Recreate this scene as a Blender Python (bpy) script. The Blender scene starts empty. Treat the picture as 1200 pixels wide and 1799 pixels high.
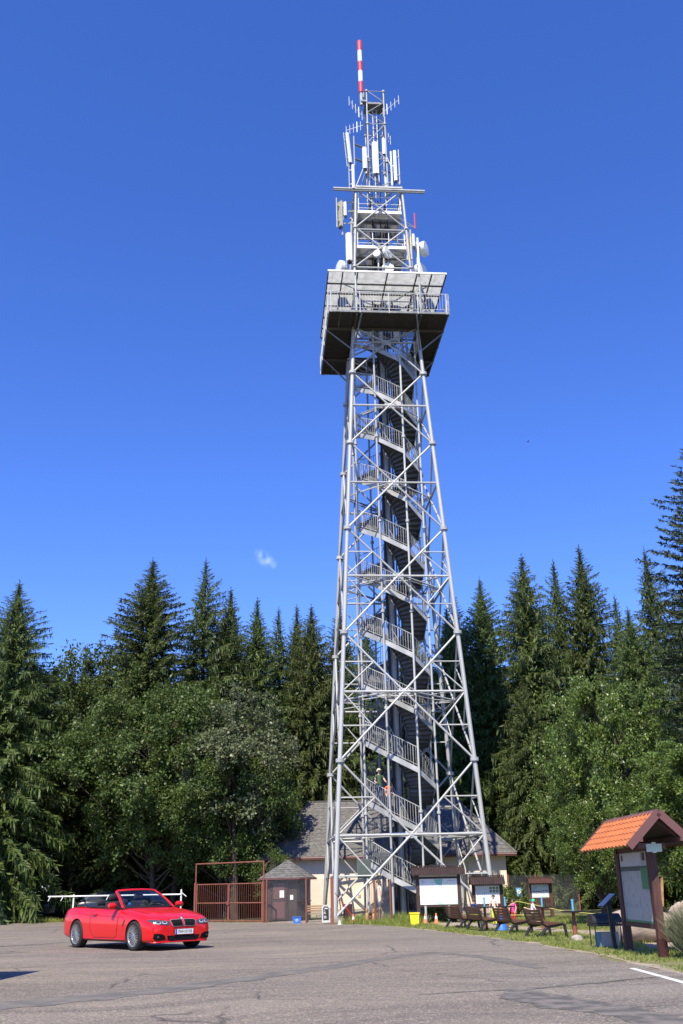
import bpy, bmesh, math, random
import numpy as np
from mathutils import Vector, Matrix, Quaternion, noise as mnoise
from mathutils.bvhtree import BVHTree

S = bpy.context.scene
COL = S.collection
R_ = math.radians
V = Vector

# ------------------------------------------------------------------ camera, sky, sun, exposure
cam = bpy.data.cameras.new('camera'); camo = bpy.data.objects.new('camera', cam); COL.objects.link(camo)
cam.sensor_fit = 'VERTICAL'; cam.sensor_height = 36.0; cam.lens = 35.0
cam.clip_start = 0.1; cam.clip_end = 3000
camo.matrix_world = (Matrix.Translation((0, 0, 1.4)) @
                     (Matrix.Rotation(R_(90 + 20.6), 4, 'X') @ Matrix.Rotation(R_(-1.25), 4, 'Z')))
S.camera = camo

SUN_EL, SUN_AZ = 52.0, 16.0          # the sun stands behind the camera, a little to its left
W = bpy.data.worlds.new('World'); S.world = W; W.use_nodes = True
wn, wl = W.node_tree.nodes, W.node_tree.links
wn.clear()
w_out = wn.new('ShaderNodeOutputWorld'); w_bg = wn.new('ShaderNodeBackground')
w_sky = wn.new('ShaderNodeTexSky'); w_sky.sky_type = 'NISHITA'; w_sky.sun_disc = False
w_sky.sun_elevation = R_(SUN_EL); w_sky.sun_rotation = R_(180 + SUN_AZ)
w_sky.altitude = 600; w_sky.air_density = 1.0; w_sky.dust_density = 0.25; w_sky.ozone_density = 4.5
w_hsv = wn.new('ShaderNodeHueSaturation'); w_hsv.inputs['Saturation'].default_value = 1.13
w_hsv.inputs['Hue'].default_value = 0.508
w_bg.inputs['Strength'].default_value = 0.098
w_wb = wn.new('ShaderNodeMixRGB'); w_wb.blend_type = 'MULTIPLY'; w_wb.inputs['Fac'].default_value = 1.0; w_wb.inputs['Color2'].default_value = (1.08, 1.14, 1.45, 1)   # white balance
wl.new(w_sky.outputs[0], w_wb.inputs['Color1']); wl.new(w_wb.outputs[0], w_hsv.inputs['Color'])
# one faint wisp of cloud low in the sky, torn by noise
w_tc = wn.new('ShaderNodeTexCoord')
w_dot = wn.new('ShaderNodeVectorMath'); w_dot.operation = 'SUBTRACT'; w_dot.inputs[1].default_value = (-0.0775, 0.9484, 0.3077)
w_map = wn.new('ShaderNodeMapping'); w_map.vector_type = 'TEXTURE'; w_map.inputs['Rotation'].default_value = (0, R_(35), 0)
w_map.inputs['Scale'].default_value = (0.016, 1.0, 0.0075)
w_len = wn.new('ShaderNodeVectorMath'); w_len.operation = 'LENGTH'
w_no = wn.new('ShaderNodeTexNoise'); w_no.inputs['Scale'].default_value = 130; w_no.inputs['Detail'].default_value = 4
w_r1 = wn.new('ShaderNodeMapRange'); w_r1.inputs[1].default_value = 1.0; w_r1.inputs[2].default_value = 0.2
w_r2 = wn.new('ShaderNodeMapRange'); w_r2.inputs[1].default_value = 0.34; w_r2.inputs[2].default_value = 0.75
w_mu = wn.new('ShaderNodeMath'); w_mu.operation = 'MULTIPLY'
w_m2 = wn.new('ShaderNodeMath'); w_m2.operation = 'MULTIPLY'; w_m2.inputs[1].default_value = 0.55
w_mx = wn.new('ShaderNodeMixRGB'); w_mx.inputs['Color2'].default_value = (5.2, 6.4, 8.2, 1)
wl.new(w_tc.outputs['Generated'], w_dot.inputs[0]); wl.new(w_dot.outputs[0], w_map.inputs['Vector'])
wl.new(w_map.outputs[0], w_len.inputs[0]); wl.new(w_len.outputs['Value'], w_r1.inputs[0])
wl.new(w_tc.outputs['Generated'], w_no.inputs['Vector']); wl.new(w_no.outputs[0], w_r2.inputs[0])
wl.new(w_r1.outputs[0], w_mu.inputs[0]); wl.new(w_r2.outputs[0], w_mu.inputs[1]); wl.new(w_mu.outputs[0], w_m2.inputs[0])
wl.new(w_m2.outputs[0], w_mx.inputs['Fac']); wl.new(w_hsv.outputs[0], w_mx.inputs['Color1'])
wl.new(w_mx.outputs[0], w_bg.inputs['Color']); wl.new(w_bg.outputs[0], w_out.inputs[0])

sun = bpy.data.lights.new('sun', 'SUN'); suno = bpy.data.objects.new('sun', sun); COL.objects.link(suno)
sun.energy = 4.3; sun.angle = R_(0.53); sun.color = (1.0, 0.90, 0.71)
_t = V((math.sin(R_(SUN_AZ)) * math.cos(R_(SUN_EL)), math.cos(R_(SUN_AZ)) * math.cos(R_(SUN_EL)), -math.sin(R_(SUN_EL))))
suno.rotation_euler = _t.to_track_quat('-Z', 'Y').to_euler()
suno.location = (-20, -40, 60)

vs = S.view_settings
vs.view_transform = 'Standard'; vs.look = 'None'; vs.exposure = 0.85; vs.gamma = 1.0; vs.use_curve_mapping = False
S.render.engine = 'CYCLES'
S.cycles.max_bounces = 8; S.cycles.transparent_max_bounces = 8; S.cycles.caustics_reflective = False; S.cycles.caustics_refractive = False

# ------------------------------------------------------------------ materials
def newmat(name):
    m = bpy.data.materials.new(name); m.use_nodes = True
    return m, m.node_tree.nodes, m.node_tree.links, m.node_tree.nodes['Principled BSDF']

def mat(name, c, rough=0.6, metal=0.0, c2=None, scale=6.0, bump=0.0, bscale=None, spec=0.4, coat=0.0, detail=5, lo=0.35, hi=0.65, rand=0.0, stretch=None):
    m, n, l, b = newmat(name)
    b.inputs['Base Color'].default_value = (*c, 1); b.inputs['Roughness'].default_value = rough
    b.inputs['Metallic'].default_value = metal; b.inputs['Specular IOR Level'].default_value = spec
    b.inputs['Coat Weight'].default_value = coat; b.inputs['Coat Roughness'].default_value = 0.03
    tc = n.new('ShaderNodeTexCoord')
    vec = tc.outputs['Object']
    if stretch:
        mp = n.new('ShaderNodeMapping'); mp.inputs['Scale'].default_value = stretch
        l.new(vec, mp.inputs[0]); vec = mp.outputs[0]
    col = None
    if c2 is not None:
        t = n.new('ShaderNodeTexNoise'); t.inputs['Scale'].default_value = scale; t.inputs['Detail'].default_value = detail
        l.new(vec, t.inputs['Vector'])
        r = n.new('ShaderNodeMapRange'); r.inputs[1].default_value = lo; r.inputs[2].default_value = hi
        x = n.new('ShaderNodeMixRGB'); x.inputs[1].default_value = (*c, 1); x.inputs[2].default_value = (*c2, 1)
        l.new(t.outputs[0], r.inputs[0]); l.new(r.outputs[0], x.inputs[0]); col = x.outputs[0]
    if rand:
        oi = n.new('ShaderNodeObjectInfo'); rr = n.new('ShaderNodeMapRange')
        rr.inputs[3].default_value = 1 - rand; rr.inputs[4].default_value = 1 + rand
        hs = n.new('ShaderNodeHueSaturation'); l.new(oi.outputs['Random'], rr.inputs[0]); l.new(rr.outputs[0], hs.inputs['Value'])
        if col is None: hs.inputs['Color'].default_value = (*c, 1)
        else: l.new(col, hs.inputs['Color'])
        col = hs.outputs[0]
    if col is not None: l.new(col, b.inputs['Base Color'])
    if bump:
        t2 = n.new('ShaderNodeTexNoise'); t2.inputs['Scale'].default_value = bscale or scale * 3; t2.inputs['Detail'].default_value = 6
        l.new(vec, t2.inputs['Vector'])
        bp = n.new('ShaderNodeBump'); bp.inputs['Strength'].default_value = bump; bp.inputs['Distance'].default_value = 0.02
        l.new(t2.outputs[0], bp.inputs['Height']); l.new(bp.outputs[0], b.inputs['Normal'])
    return m

def leafmat(name, c, c2, trans=0.3, hue=0.02, val=0.25, rough=0.5, tcol=None, spec=0.35, scale=0.9):
    m, n, l, b = newmat(name)
    b.inputs['Roughness'].default_value = rough; b.inputs['Specular IOR Level'].default_value = spec
    g = n.new('ShaderNodeNewGeometry'); tc = n.new('ShaderNodeTexCoord')
    t = n.new('ShaderNodeTexNoise'); t.inputs['Scale'].default_value = scale; t.inputs['Detail'].default_value = 3
    l.new(tc.outputs['Object'], t.inputs['Vector'])
    ad = n.new('ShaderNodeMath'); ad.operation = 'ADD'
    ml = n.new('ShaderNodeMath'); ml.operation = 'MULTIPLY'; ml.inputs[1].default_value = 0.7
    l.new(g.outputs['Random Per Island'], ml.inputs[0]); l.new(ml.outputs[0], ad.inputs[0])
    sb = n.new('ShaderNodeMath'); sb.operation = 'SUBTRACT'; sb.inputs[1].default_value = 0.35
    l.new(t.outputs[0], sb.inputs[0]); l.new(sb.outputs[0], ad.inputs[1])
    x = n.new('ShaderNodeMixRGB'); x.inputs[1].default_value = (*c, 1); x.inputs[2].default_value = (*c2, 1)
    ad.use_clamp = True; l.new(ad.outputs[0], x.inputs[0])
    oi = n.new('ShaderNodeObjectInfo'); hs = n.new('ShaderNodeHueSaturation')
    r1 = n.new('ShaderNodeMapRange'); r1.inputs[3].default_value = 0.5 - hue; r1.inputs[4].default_value = 0.5 + hue
    r2 = n.new('ShaderNodeMapRange'); r2.inputs[3].default_value = 1 - val; r2.inputs[4].default_value = 1 + val
    l.new(oi.outputs['Random'], r1.inputs[0]); l.new(oi.outputs['Random'], r2.inputs[0])
    l.new(r1.outputs[0], hs.inputs['Hue']); l.new(r2.outputs[0], hs.inputs['Value']); l.new(x.outputs[0], hs.inputs['Color'])
    l.new(hs.outputs[0], b.inputs['Base Color'])
    tr = n.new('ShaderNodeBsdfTranslucent')
    h2 = n.new('ShaderNodeHueSaturation'); h2.inputs['Value'].default_value = 1.5; h2.inputs['Hue'].default_value = 0.485
    l.new(hs.outputs[0], h2.inputs['Color']); l.new(h2.outputs[0], tr.inputs[0])
    mx = n.new('ShaderNodeMixShader'); mx.inputs[0].default_value = trans
    l.new(b.outputs[0], mx.inputs[1]); l.new(tr.outputs[0], mx.inputs[2])
    l.new(mx.outputs[0], n['Material Output'].inputs['Surface'])
    return m

M = {}
M['steel'] = mat('galvanised_steel', (0.46, 0.47, 0.47), 0.5, 0.08, (0.33, 0.345, 0.345), 2.2, 0.05, 30, rand=0.16, detail=7)
M['steel_dark'] = mat('weathered_steel', (0.22, 0.23, 0.24), 0.6, 0.3, (0.15, 0.16, 0.17), 4)
M['grating'] = mat('stair_plate', (0.15, 0.155, 0.16), 0.65, 0.3, (0.10, 0.105, 0.11), 5)
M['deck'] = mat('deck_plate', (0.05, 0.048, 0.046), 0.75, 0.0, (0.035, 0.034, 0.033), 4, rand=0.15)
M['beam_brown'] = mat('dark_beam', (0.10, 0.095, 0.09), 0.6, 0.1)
M['white'] = mat('white_paint', (0.78, 0.79, 0.78), 0.45, 0, (0.70, 0.71, 0.70), 3)
M['antenna'] = mat('antenna_white', (0.72, 0.74, 0.74), 0.45, 0, (0.66, 0.68, 0.68), 2)
M['antenna_back'] = mat('antenna_back', (0.46, 0.42, 0.27), 0.6, 0.1, (0.36, 0.33, 0.22), 6)
M['red_paint'] = mat('red_paint', (0.62, 0.05, 0.06), 0.5)
M['black'] = mat('black_plastic', (0.014, 0.014, 0.015), 0.45)
M['cable'] = mat('black_cable', (0.02, 0.02, 0.022), 0.6)
M['rail'] = mat('grey_rail_paint', (0.52, 0.53, 0.53), 0.5, 0.1, (0.43, 0.44, 0.44), 3)
M['rust'] = mat('rust_red_paint', (0.27, 0.095, 0.06), 0.6, 0.1, (0.17, 0.065, 0.045), 8, 0.1, 30)
M['plaster'] = mat('cream_plaster', (0.80, 0.69, 0.58), 0.9, 0, (0.74, 0.63, 0.52), 1.5, 0.15, 40)
M['plinth'] = mat('plinth', (0.42, 0.38, 0.33), 0.9, 0, (0.36, 0.32, 0.28), 2, 0.2, 30)
M['shingle'] = mat('grey_shingle', (0.155, 0.150, 0.145), 0.85, 0, (0.085, 0.084, 0.082), 7, 0.2, 60)
M['brown_wood'] = mat('dark_brown_wood', (0.060, 0.034, 0.026), 0.65, 0, (0.042, 0.024, 0.02), 5, 0.15, 40, stretch=(6, 6, 1))
M['red_wood'] = mat('red_brown_wood', (0.098, 0.042, 0.034), 0.65, 0, (0.060, 0.029, 0.024), 4, 0.15, 40, stretch=(6, 6, 1))
M['brown_trim'] = mat('brown_trim', (0.135, 0.062, 0.06), 0.5)
M['brown_roof'] = mat('brown_corrugated', (0.050, 0.030, 0.028), 0.6, 0, (0.034, 0.022, 0.021), 5)
M['orange_tile'] = mat('orange_tile', (0.47, 0.150, 0.050), 0.6, 0, (0.36, 0.115, 0.045), 2.5, rand=0.1)
M['bench_wood'] = mat('bench_wood', (0.15, 0.062, 0.036), 0.55, 0, (0.085, 0.040, 0.026), 9, 0.1, 40, stretch=(1, 12, 12))
M['cast_iron'] = mat('cast_iron', (0.025, 0.027, 0.03), 0.45, 0.2)
M['booth_brown'] = mat('booth_brown', (0.060, 0.040, 0.036), 0.7, 0, (0.045, 0.031, 0.028), 4)
M['glass_dark'] = mat('window_glass', (0.03, 0.035, 0.04), 0.06, 0, spec=0.6)
M['paper'] = mat('paper', (0.8, 0.8, 0.78), 0.7)
M['yellow'] = mat('yellow_plastic', (0.85, 0.72, 0.03), 0.45)
M['blue_bin'] = mat('blue_plastic', (0.035, 0.16, 0.55), 0.45)
M['light_blue'] = mat('light_blue_paint', (0.12, 0.38, 0.62), 0.5)
M['green_board'] = mat('green_grey_board', (0.085, 0.11, 0.095), 0.6, 0, (0.065, 0.085, 0.075), 5)
M['dark_red'] = mat('dark_red_paint', (0.055, 0.018, 0.018), 0.5)
M['cone_orange'] = mat('cone_orange', (0.66, 0.22, 0.12), 0.6)
M['log'] = mat('bare_log', (0.44, 0.36, 0.28), 0.85, 0, (0.27, 0.21, 0.16), 3, 0.4, 12, stretch=(0.6, 3, 3))
M['stone'] = mat('stone', (0.36, 0.33, 0.29), 0.9, 0, (0.26, 0.24, 0.21), 5, 0.4, 12)
M['bark'] = mat('bark', (0.085, 0.066, 0.050), 0.9, 0, (0.045, 0.036, 0.028), 6, 0.5, 14, stretch=(3, 3, 0.6))
M['bark_pale'] = mat('pale_bark', (0.26, 0.25, 0.21), 0.9, 0, (0.12, 0.115, 0.10), 5, 0.4, 14)
M['skin'] = mat('skin', (0.58, 0.36, 0.27), 0.55)
M['hair'] = mat('brown_hair', (0.06, 0.035, 0.02), 0.6)
M['carved'] = mat('carved_wood', (0.42, 0.27, 0.12), 0.7, 0, (0.25, 0.13, 0.06), 9)

# translucent roof sheets and open gratings let daylight through
def translucent(name, c, fac, c2):
    m, n, l, b = newmat(name)
    b.inputs['Roughness'].default_value = 0.5
    tc = n.new('ShaderNodeTexCoord'); t = n.new('ShaderNodeTexNoise'); t.inputs['Scale'].default_value = 3.5; t.inputs['Detail'].default_value = 8
    r = n.new('ShaderNodeMapRange'); r.inputs[1].default_value = 0.42; r.inputs[2].default_value = 0.62
    x = n.new('ShaderNodeMixRGB'); x.inputs[1].default_value = (*c, 1); x.inputs[2].default_value = (*c2, 1)
    l.new(tc.outputs['Object'], t.inputs['Vector']); l.new(t.outputs[0], r.inputs[0]); l.new(r.outputs[0], x.inputs[0]); l.new(x.outputs[0], b.inputs['Base Color'])
    tr = n.new('ShaderNodeBsdfTranslucent'); l.new(x.outputs[0], tr.inputs[0])
    mx = n.new('ShaderNodeMixShader'); mx.inputs[0].default_value = fac
    l.new(b.outputs[0], mx.inputs[1]); l.new(tr.outputs[0], mx.inputs[2]); l.new(mx.outputs[0], n['Material Output'].inputs['Surface'])
    return m
M['sheet'] = translucent('translucent_sheet', (0.76, 0.775, 0.76), 0.76, (0.62, 0.625, 0.61))
M['grate_light'] = translucent('open_grating', (0.55, 0.56, 0.56), 0.5, (0.45, 0.46, 0.46))

# ------------------------------------------------------------------ mesh helpers
class MB:
    def __init__(s): s.v = []; s.f = []; s.m = []
    def add(s, vs_, fs, mi=0):
        o = len(s.v); s.v += [tuple(p) for p in vs_]; s.f += [tuple(i + o for i in q) for q in fs]; s.m += [mi] * len(fs)
    def box(s, c, d, rot=None, mi=0):
        c = V(c); x, y, z = d[0] / 2, d[1] / 2, d[2] / 2
        ps = [V(p) for p in ((-x, -y, -z), (x, -y, -z), (x, y, -z), (-x, y, -z), (-x, -y, z), (x, -y, z), (x, y, z), (-x, y, z))]
        if rot is not None: ps = [rot @ p for p in ps]
        s.add([p + c for p in ps], [(0, 3, 2, 1), (4, 5, 6, 7), (0, 1, 5, 4), (1, 2, 6, 5), (2, 3, 7, 6), (3, 0, 4, 7)], mi)
    def beam(s, p0, p1, w, h, mi=0, up=(0, 0, 1)):
        p0, p1 = V(p0), V(p1); d = p1 - p0; L = d.length; d.normalize(); u = V(up)
        if abs(d.dot(u)) > 0.99: u = V((0, 1, 0))
        a = d.cross(u).normalized(); b = a.cross(d)
        s.box((p0 + p1) / 2, (L, w, h), Matrix((d, a, b)).transposed(), mi)
    def tube(s, p0, p1, r0, r1=None, n=8, mi=0, caps=True):
        r1 = r0 if r1 is None else r1
        p0, p1 = V(p0), V(p1); d = (p1 - p0).normalized(); a = d.orthogonal().normalized(); b = d.cross(a)
        ps = []
        for p, r in ((p0, r0), (p1, r1)):
            for k in range(n):
                t = 2 * math.pi * k / n; ps.append(p + (a * math.cos(t) + b * math.sin(t)) * r)
        fs = [(k, (k + 1) % n, n + (k + 1) % n, n + k) for k in range(n)]
        if caps: fs += [tuple(range(n - 1, -1, -1)), tuple(range(n, 2 * n))]
        s.add(ps, fs, mi)
    def path(s, pts, r, n=6, mi=0):
        pts = [V(p) for p in pts]; rs = r if isinstance(r, (list, tuple)) else [r] * len(pts)
        ps = []; a = None
        for i, p in enumerate(pts):
            d = (pts[min(i + 1, len(pts) - 1)] - pts[max(i - 1, 0)]).normalized()
            a = d.orthogonal().normalized() if a is None else (a - d * a.dot(d)).normalized()
            b = d.cross(a)
            for k in range(n):
                t = 2 * math.pi * k / n; ps.append(p + (a * math.cos(t) + b * math.sin(t)) * rs[i])
        fs = []
        for i in range(len(pts) - 1):
            for k in range(n): fs.append((i * n + k, i * n + (k + 1) % n, (i + 1) * n + (k + 1) % n, (i + 1) * n + k))
        fs += [tuple(range(n - 1, -1, -1)), tuple(range((len(pts) - 1) * n, len(pts) * n))]
        s.add(ps, fs, mi)
    def lathe(s, prof, c=(0, 0, 0), n=20, axis='z', mi=0):
        ps = []; c = V(c)
        for r, h in prof:
            for k in range(n):
                t = 2 * math.pi * k / n; x, y = r * math.cos(t), r * math.sin(t)
                ps.append(c + (V((x, y, h)) if axis == 'z' else V((x, h, y)) if axis == 'y' else V((h, x, y))))
        fs = []
        for i in range(len(prof) - 1):
            for k in range(n): fs.append((i * n + k, i * n + (k + 1) % n, (i + 1) * n + (k + 1) % n, (i + 1) * n + k))
        if prof[0][0] > 1e-6: fs.append(tuple(range(n - 1, -1, -1)))
        if prof[-1][0] > 1e-6: fs.append(tuple(range((len(prof) - 1) * n, len(prof) * n)))
        s.add(ps, fs, mi)
    def prism(s, poly, t0, t1, plane='xz', mi=0):
        n = len(poly)
        def pt(a, b, t): return (a, t, b) if plane == 'xz' else (t, a, b) if plane == 'yz' else (a, b, t)
        ps = [pt(a, b, t0) for a, b in poly] + [pt(a, b, t1) for a, b in poly]
        fs = [(k, (k + 1) % n, n + (k + 1) % n, n + k) for k in range(n)] + [tuple(range(n - 1, -1, -1)), tuple(range(n, 2 * n))]
        s.add(ps, fs, mi)
    def mesh(s, name, mats, smooth=False, fix=True):
        me = bpy.data.meshes.new(name); me.from_pydata(s.v, [], s.f)
        for m in (mats if isinstance(mats, (list, tuple)) else [mats]): me.materials.append(M[m] if isinstance(m, str) else m)
        if any(s.m): me.polygons.foreach_set('material_index', s.m)
        if fix and len(s.f) < 40000:
            bm = bmesh.new(); bm.from_mesh(me); bmesh.ops.recalc_face_normals(bm, faces=bm.faces); bm.to_mesh(me); bm.free()
        if smooth:
            me.polygons.foreach_set('use_smooth', [True] * len(me.polygons))
            try: me.set_sharp_from_angle(angle=R_(40))
            except Exception: pass
        return me
    def build(s, name, mats, parent=None, smooth=False):
        return link(name, s.mesh(name, mats, smooth), parent)

def link(name, me, parent=None, loc=None, rot=None, scale=None):
    o = bpy.data.objects.new(name, me); COL.objects.link(o)
    if parent is not None: o.parent = parent
    if loc is not None: o.location = loc
    if rot is not None: o.rotation_euler = rot
    if scale is not None: o.scale = scale
    return o
def tag(o, label, cat=None, group=None, kind=None):
    if label: o['label'] = label
    if cat: o['category'] = cat
    if group: o['group'] = group
    if kind: o['kind'] = kind
    return o
def thing(name, label, cat, loc=(0, 0, 0), rz=0.0, group=None):
    o = bpy.data.objects.new(name, None); COL.objects.link(o); o.location = loc; o.rotation_euler = (0, 0, rz)
    o.empty_display_size = 0.2
    return tag(o, label, cat, group)
_kids = None
def dup(o, loc=None, rz=None, label=None, scale=None, parent=None):
    c = o.copy(); COL.objects.link(c)
    if parent is not None: c.parent = parent
    if loc is not None: c.location = loc
    if rz is not None: c.rotation_euler = (0, 0, rz)
    if scale is not None: c.scale = scale
    if label: c['label'] = label
    for k in list(o.children): dup(k, parent=c)
    return c

_unit = {}
def bar(name, p0, p1, r, m, parent, n=8):
    key = ('cyl', m, n)
    if key not in _unit:
        b = MB(); b.tube((0, 0, 0), (0, 0, 1), 1, n=n); _unit[key] = b.mesh('round_bar', m, True)
    p0, p1 = V(p0), V(p1); d = p1 - p0
    o = link(name, _unit[key], parent, p0); o.rotation_mode = 'QUATERNION'
    o.rotation_quaternion = d.to_track_quat('Z', 'Y'); o.scale = (r, r, d.length)
    return o
def blk(name, c, d, m, parent, rot=None):
    key = ('box', m)
    if key not in _unit:
        b = MB(); b.box((0, 0, 0), (1, 1, 1)); _unit[key] = b.mesh('block', m)
    o = link(name, _unit[key], parent, c, rot); o.scale = d
    return o
def flat(name, poly, z, m, kind='structure', cuts=0):
    me = bpy.data.meshes.new(name); me.from_pydata([(x, y, z) for x, y in poly], [], [tuple(range(len(poly)))]); me.materials.append(M[m] if isinstance(m, str) else m)
    bm = bmesh.new(); bm.from_mesh(me); bmesh.ops.recalc_face_normals(bm, faces=bm.faces)
    if bm.faces[:] and bm.faces[0 if not bm.faces.ensure_lookup_table() else 0].normal.z < 0: bmesh.ops.reverse_faces(bm, faces=bm.faces[:])
    bm.to_mesh(me); bm.free()
    o = link(name, me)
    if kind: o['kind'] = kind
    return o

# ------------------------------------------------------------------ ground
def asphalt_mat():
    m, n, l, b = newmat('old_asphalt')
    b.inputs['Roughness'].default_value = 0.85; b.inputs['Specular IOR Level'].default_value = 0.25
    tc = n.new('ShaderNodeTexCoord'); P = tc.outputs['Object']
    def noise_(vec, sc, det=4, rough=0.55):
        t = n.new('ShaderNodeTexNoise'); t.inputs['Scale'].default_value = sc; t.inputs['Detail'].default_value = det; t.inputs['Roughness'].default_value = rough
        l.new(vec, t.inputs['Vector']); return t.outputs[0]
    def rng(v, a, b_, c=0, d=1):
        r = n.new('ShaderNodeMapRange'); r.inputs[1].default_value = a; r.inputs[2].default_value = b_; r.inputs[3].default_value = c; r.inputs[4].default_value = d
        l.new(v, r.inputs[0]); return r.outputs[0]
    def math_(op, a, c):
        q = n.new('ShaderNodeMath'); q.operation = op
        for i, v in enumerate((a, c)):
            if isinstance(v, (int, float)): q.inputs[i].default_value = v
            else: l.new(v, q.inputs[i])
        return q.outputs[0]
    def mix(f, a, c, t='MIX'):
        x = n.new('ShaderNodeMixRGB'); x.blend_type = t
        for i, v in enumerate((f, a, c)):
            if isinstance(v, (int, float)): x.inputs[i].default_value = v
            elif isinstance(v, tuple): x.inputs[i].default_value = (*v, 1)
            else: l.new(v, x.inputs[i])
        return x.outputs[0]
    sep = n.new('ShaderNodeSeparateXYZ'); l.new(P, sep.inputs[0])
    # smoother grey strip of newer asphalt along the right verge
    edge = math_('ADD', sep.outputs[0], math_('MULTIPLY', sep.outputs[1], 0.10))
    grey = rng(math_('ADD', edge, math_('MULTIPLY', noise_(P, 0.35, 5), 2.6)), 4.4, 6.0)
    col = mix(rng(noise_(P, 0.22, 6, 0.65), 0.38, 0.62), (0.276, 0.236, 0.188), (0.202, 0.174, 0.143))
    col = mix(grey, col, (0.232, 0.210, 0.176))
    # sweeping tyre wear: noise drawn out along circles round a turning point
    off = n.new('ShaderNodeVectorMath'); off.operation = 'SUBTRACT'; off.inputs[1].default_value = (-6, 62, 0); l.new(P, off.inputs[0])
    so = n.new('ShaderNodeSeparateXYZ'); l.new(off.outputs[0], so.inputs[0])
    ln = n.new('ShaderNodeVectorMath'); ln.operation = 'LENGTH'; l.new(off.outputs[0], ln.inputs[0])
    at2 = math_('ARCTAN2', so.outputs[0], so.outputs[1])
    cmb = n.new('ShaderNodeCombineXYZ'); l.new(math_('ADD', ln.outputs['Value'], math_('MULTIPLY', noise_(P, 0.12, 2), 7.0)), cmb.inputs[0]); l.new(math_('MULTIPLY', at2, 3.2), cmb.inputs[1])
    st = rng(noise_(cmb.outputs[0], 1.3, 8, 0.75), 0.47, 0.66)
    st2 = rng(noise_(cmb.outputs[0], 0.42, 5, 0.65), 0.49, 0.60)
    col = mix(math_('MULTIPLY', st, 0.95), col, (0.105, 0.092, 0.080))
    col = mix(math_('MULTIPLY', st2, 0.5), col, (0.12, 0.106, 0.094))
    # coarse stones in the binder
    vo = n.new('ShaderNodeTexVoronoi'); vo.inputs['Scale'].default_value = 46; l.new(P, vo.inputs['Vector'])
    sv = n.new('ShaderNodeSeparateColor'); l.new(vo.outputs['Color'], sv.inputs[0])
    col = mix(rng(sv.outputs[0], 0.0, 0.30, 0.7, 0.0), col, (0.075, 0.068, 0.06))
    col = mix(rng(sv.outputs[1], 0.72, 0.98, 0.0, 0.75), col, (0.47, 0.40, 0.34))
    col = mix(rng(noise_(P, 9, 5, 0.7), 0.40, 0.62, 0.35, 0.0), col, (0.12, 0.11, 0.105))
    # cracks, broken up by noise
    wv = n.new('ShaderNodeMixRGB'); wv.inputs[0].default_value = 0.35
    nz = n.new('ShaderNodeTexNoise'); nz.inputs['Scale'].default_value = 1.1; nz.inputs['Detail'].default_value = 6; l.new(P, nz.inputs['Vector'])
    l.new(P, wv.inputs[1]); l.new(nz.outputs['Color'], wv.inputs[2])
    vc = n.new('ShaderNodeTexVoronoi'); vc.feature = 'DISTANCE_TO_EDGE'; vc.inputs['Scale'].default_value = 0.42; l.new(wv.outputs[0], vc.inputs['Vector'])
    ck = math_('MULTIPLY', rng(vc.outputs[0], 0.0, 0.012, 1, 0), rng(noise_(P, 0.31, 3), 0.47, 0.56))
    col = mix(math_('MULTIPLY', ck, 0.8), col, (0.05, 0.047, 0.045))
    # dirt
    col = mix(rng(noise_(P, 0.9, 7, 0.7), 0.55, 0.72, 0, 0.3), col, (0.30, 0.255, 0.21))
    l.new(col, b.inputs['Base Color'])
    bp = n.new('ShaderNodeBump'); bp.inputs['Strength'].default_value = 0.7; bp.inputs['Distance'].default_value = 0.02
    h = math_('ADD', math_('MULTIPLY', vo.outputs['Distance'], -0.8), noise_(P, 22, 5, 0.7)); l.new(h, bp.inputs['Height']); l.new(bp.outputs[0], b.inputs['Normal'])
    return m
M['asphalt'] = asphalt_mat()
M['patch'] = mat('patch_asphalt', (0.115, 0.110, 0.102), 0.85, 0, (0.175, 0.16, 0.142), 2.5, 0.5, 60, detail=8, lo=0.4, hi=0.62)
M['patch_dark'] = mat('patch_asphalt_dark', (0.09, 0.085, 0.078), 0.85, 0, (0.18, 0.163, 0.145), 3.5, 0.5, 60, detail=8, lo=0.42, hi=0.6)
M['forest_floor'] = mat('forest_floor', (0.035, 0.027, 0.018), 0.95, 0, (0.02, 0.022, 0.010), 1.2, 0.5, 8)
M['turf'] = mat('turf_soil', (0.13, 0.155, 0.045), 0.95, 0, (0.19, 0.165, 0.085), 1.8, 0.5, 20, detail=8)
M['dirt'] = mat('dry_dirt', (0.34, 0.285, 0.22), 0.95, 0, (0.26, 0.21, 0.16), 3, 0.4, 40, detail=8)
M['road_white'] = mat('road_paint', (0.62, 0.62, 0.60), 0.7, 0, (0.40, 0.39, 0.37), 9, 0.2, 60, detail=8, lo=0.5, hi=0.7)

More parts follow.
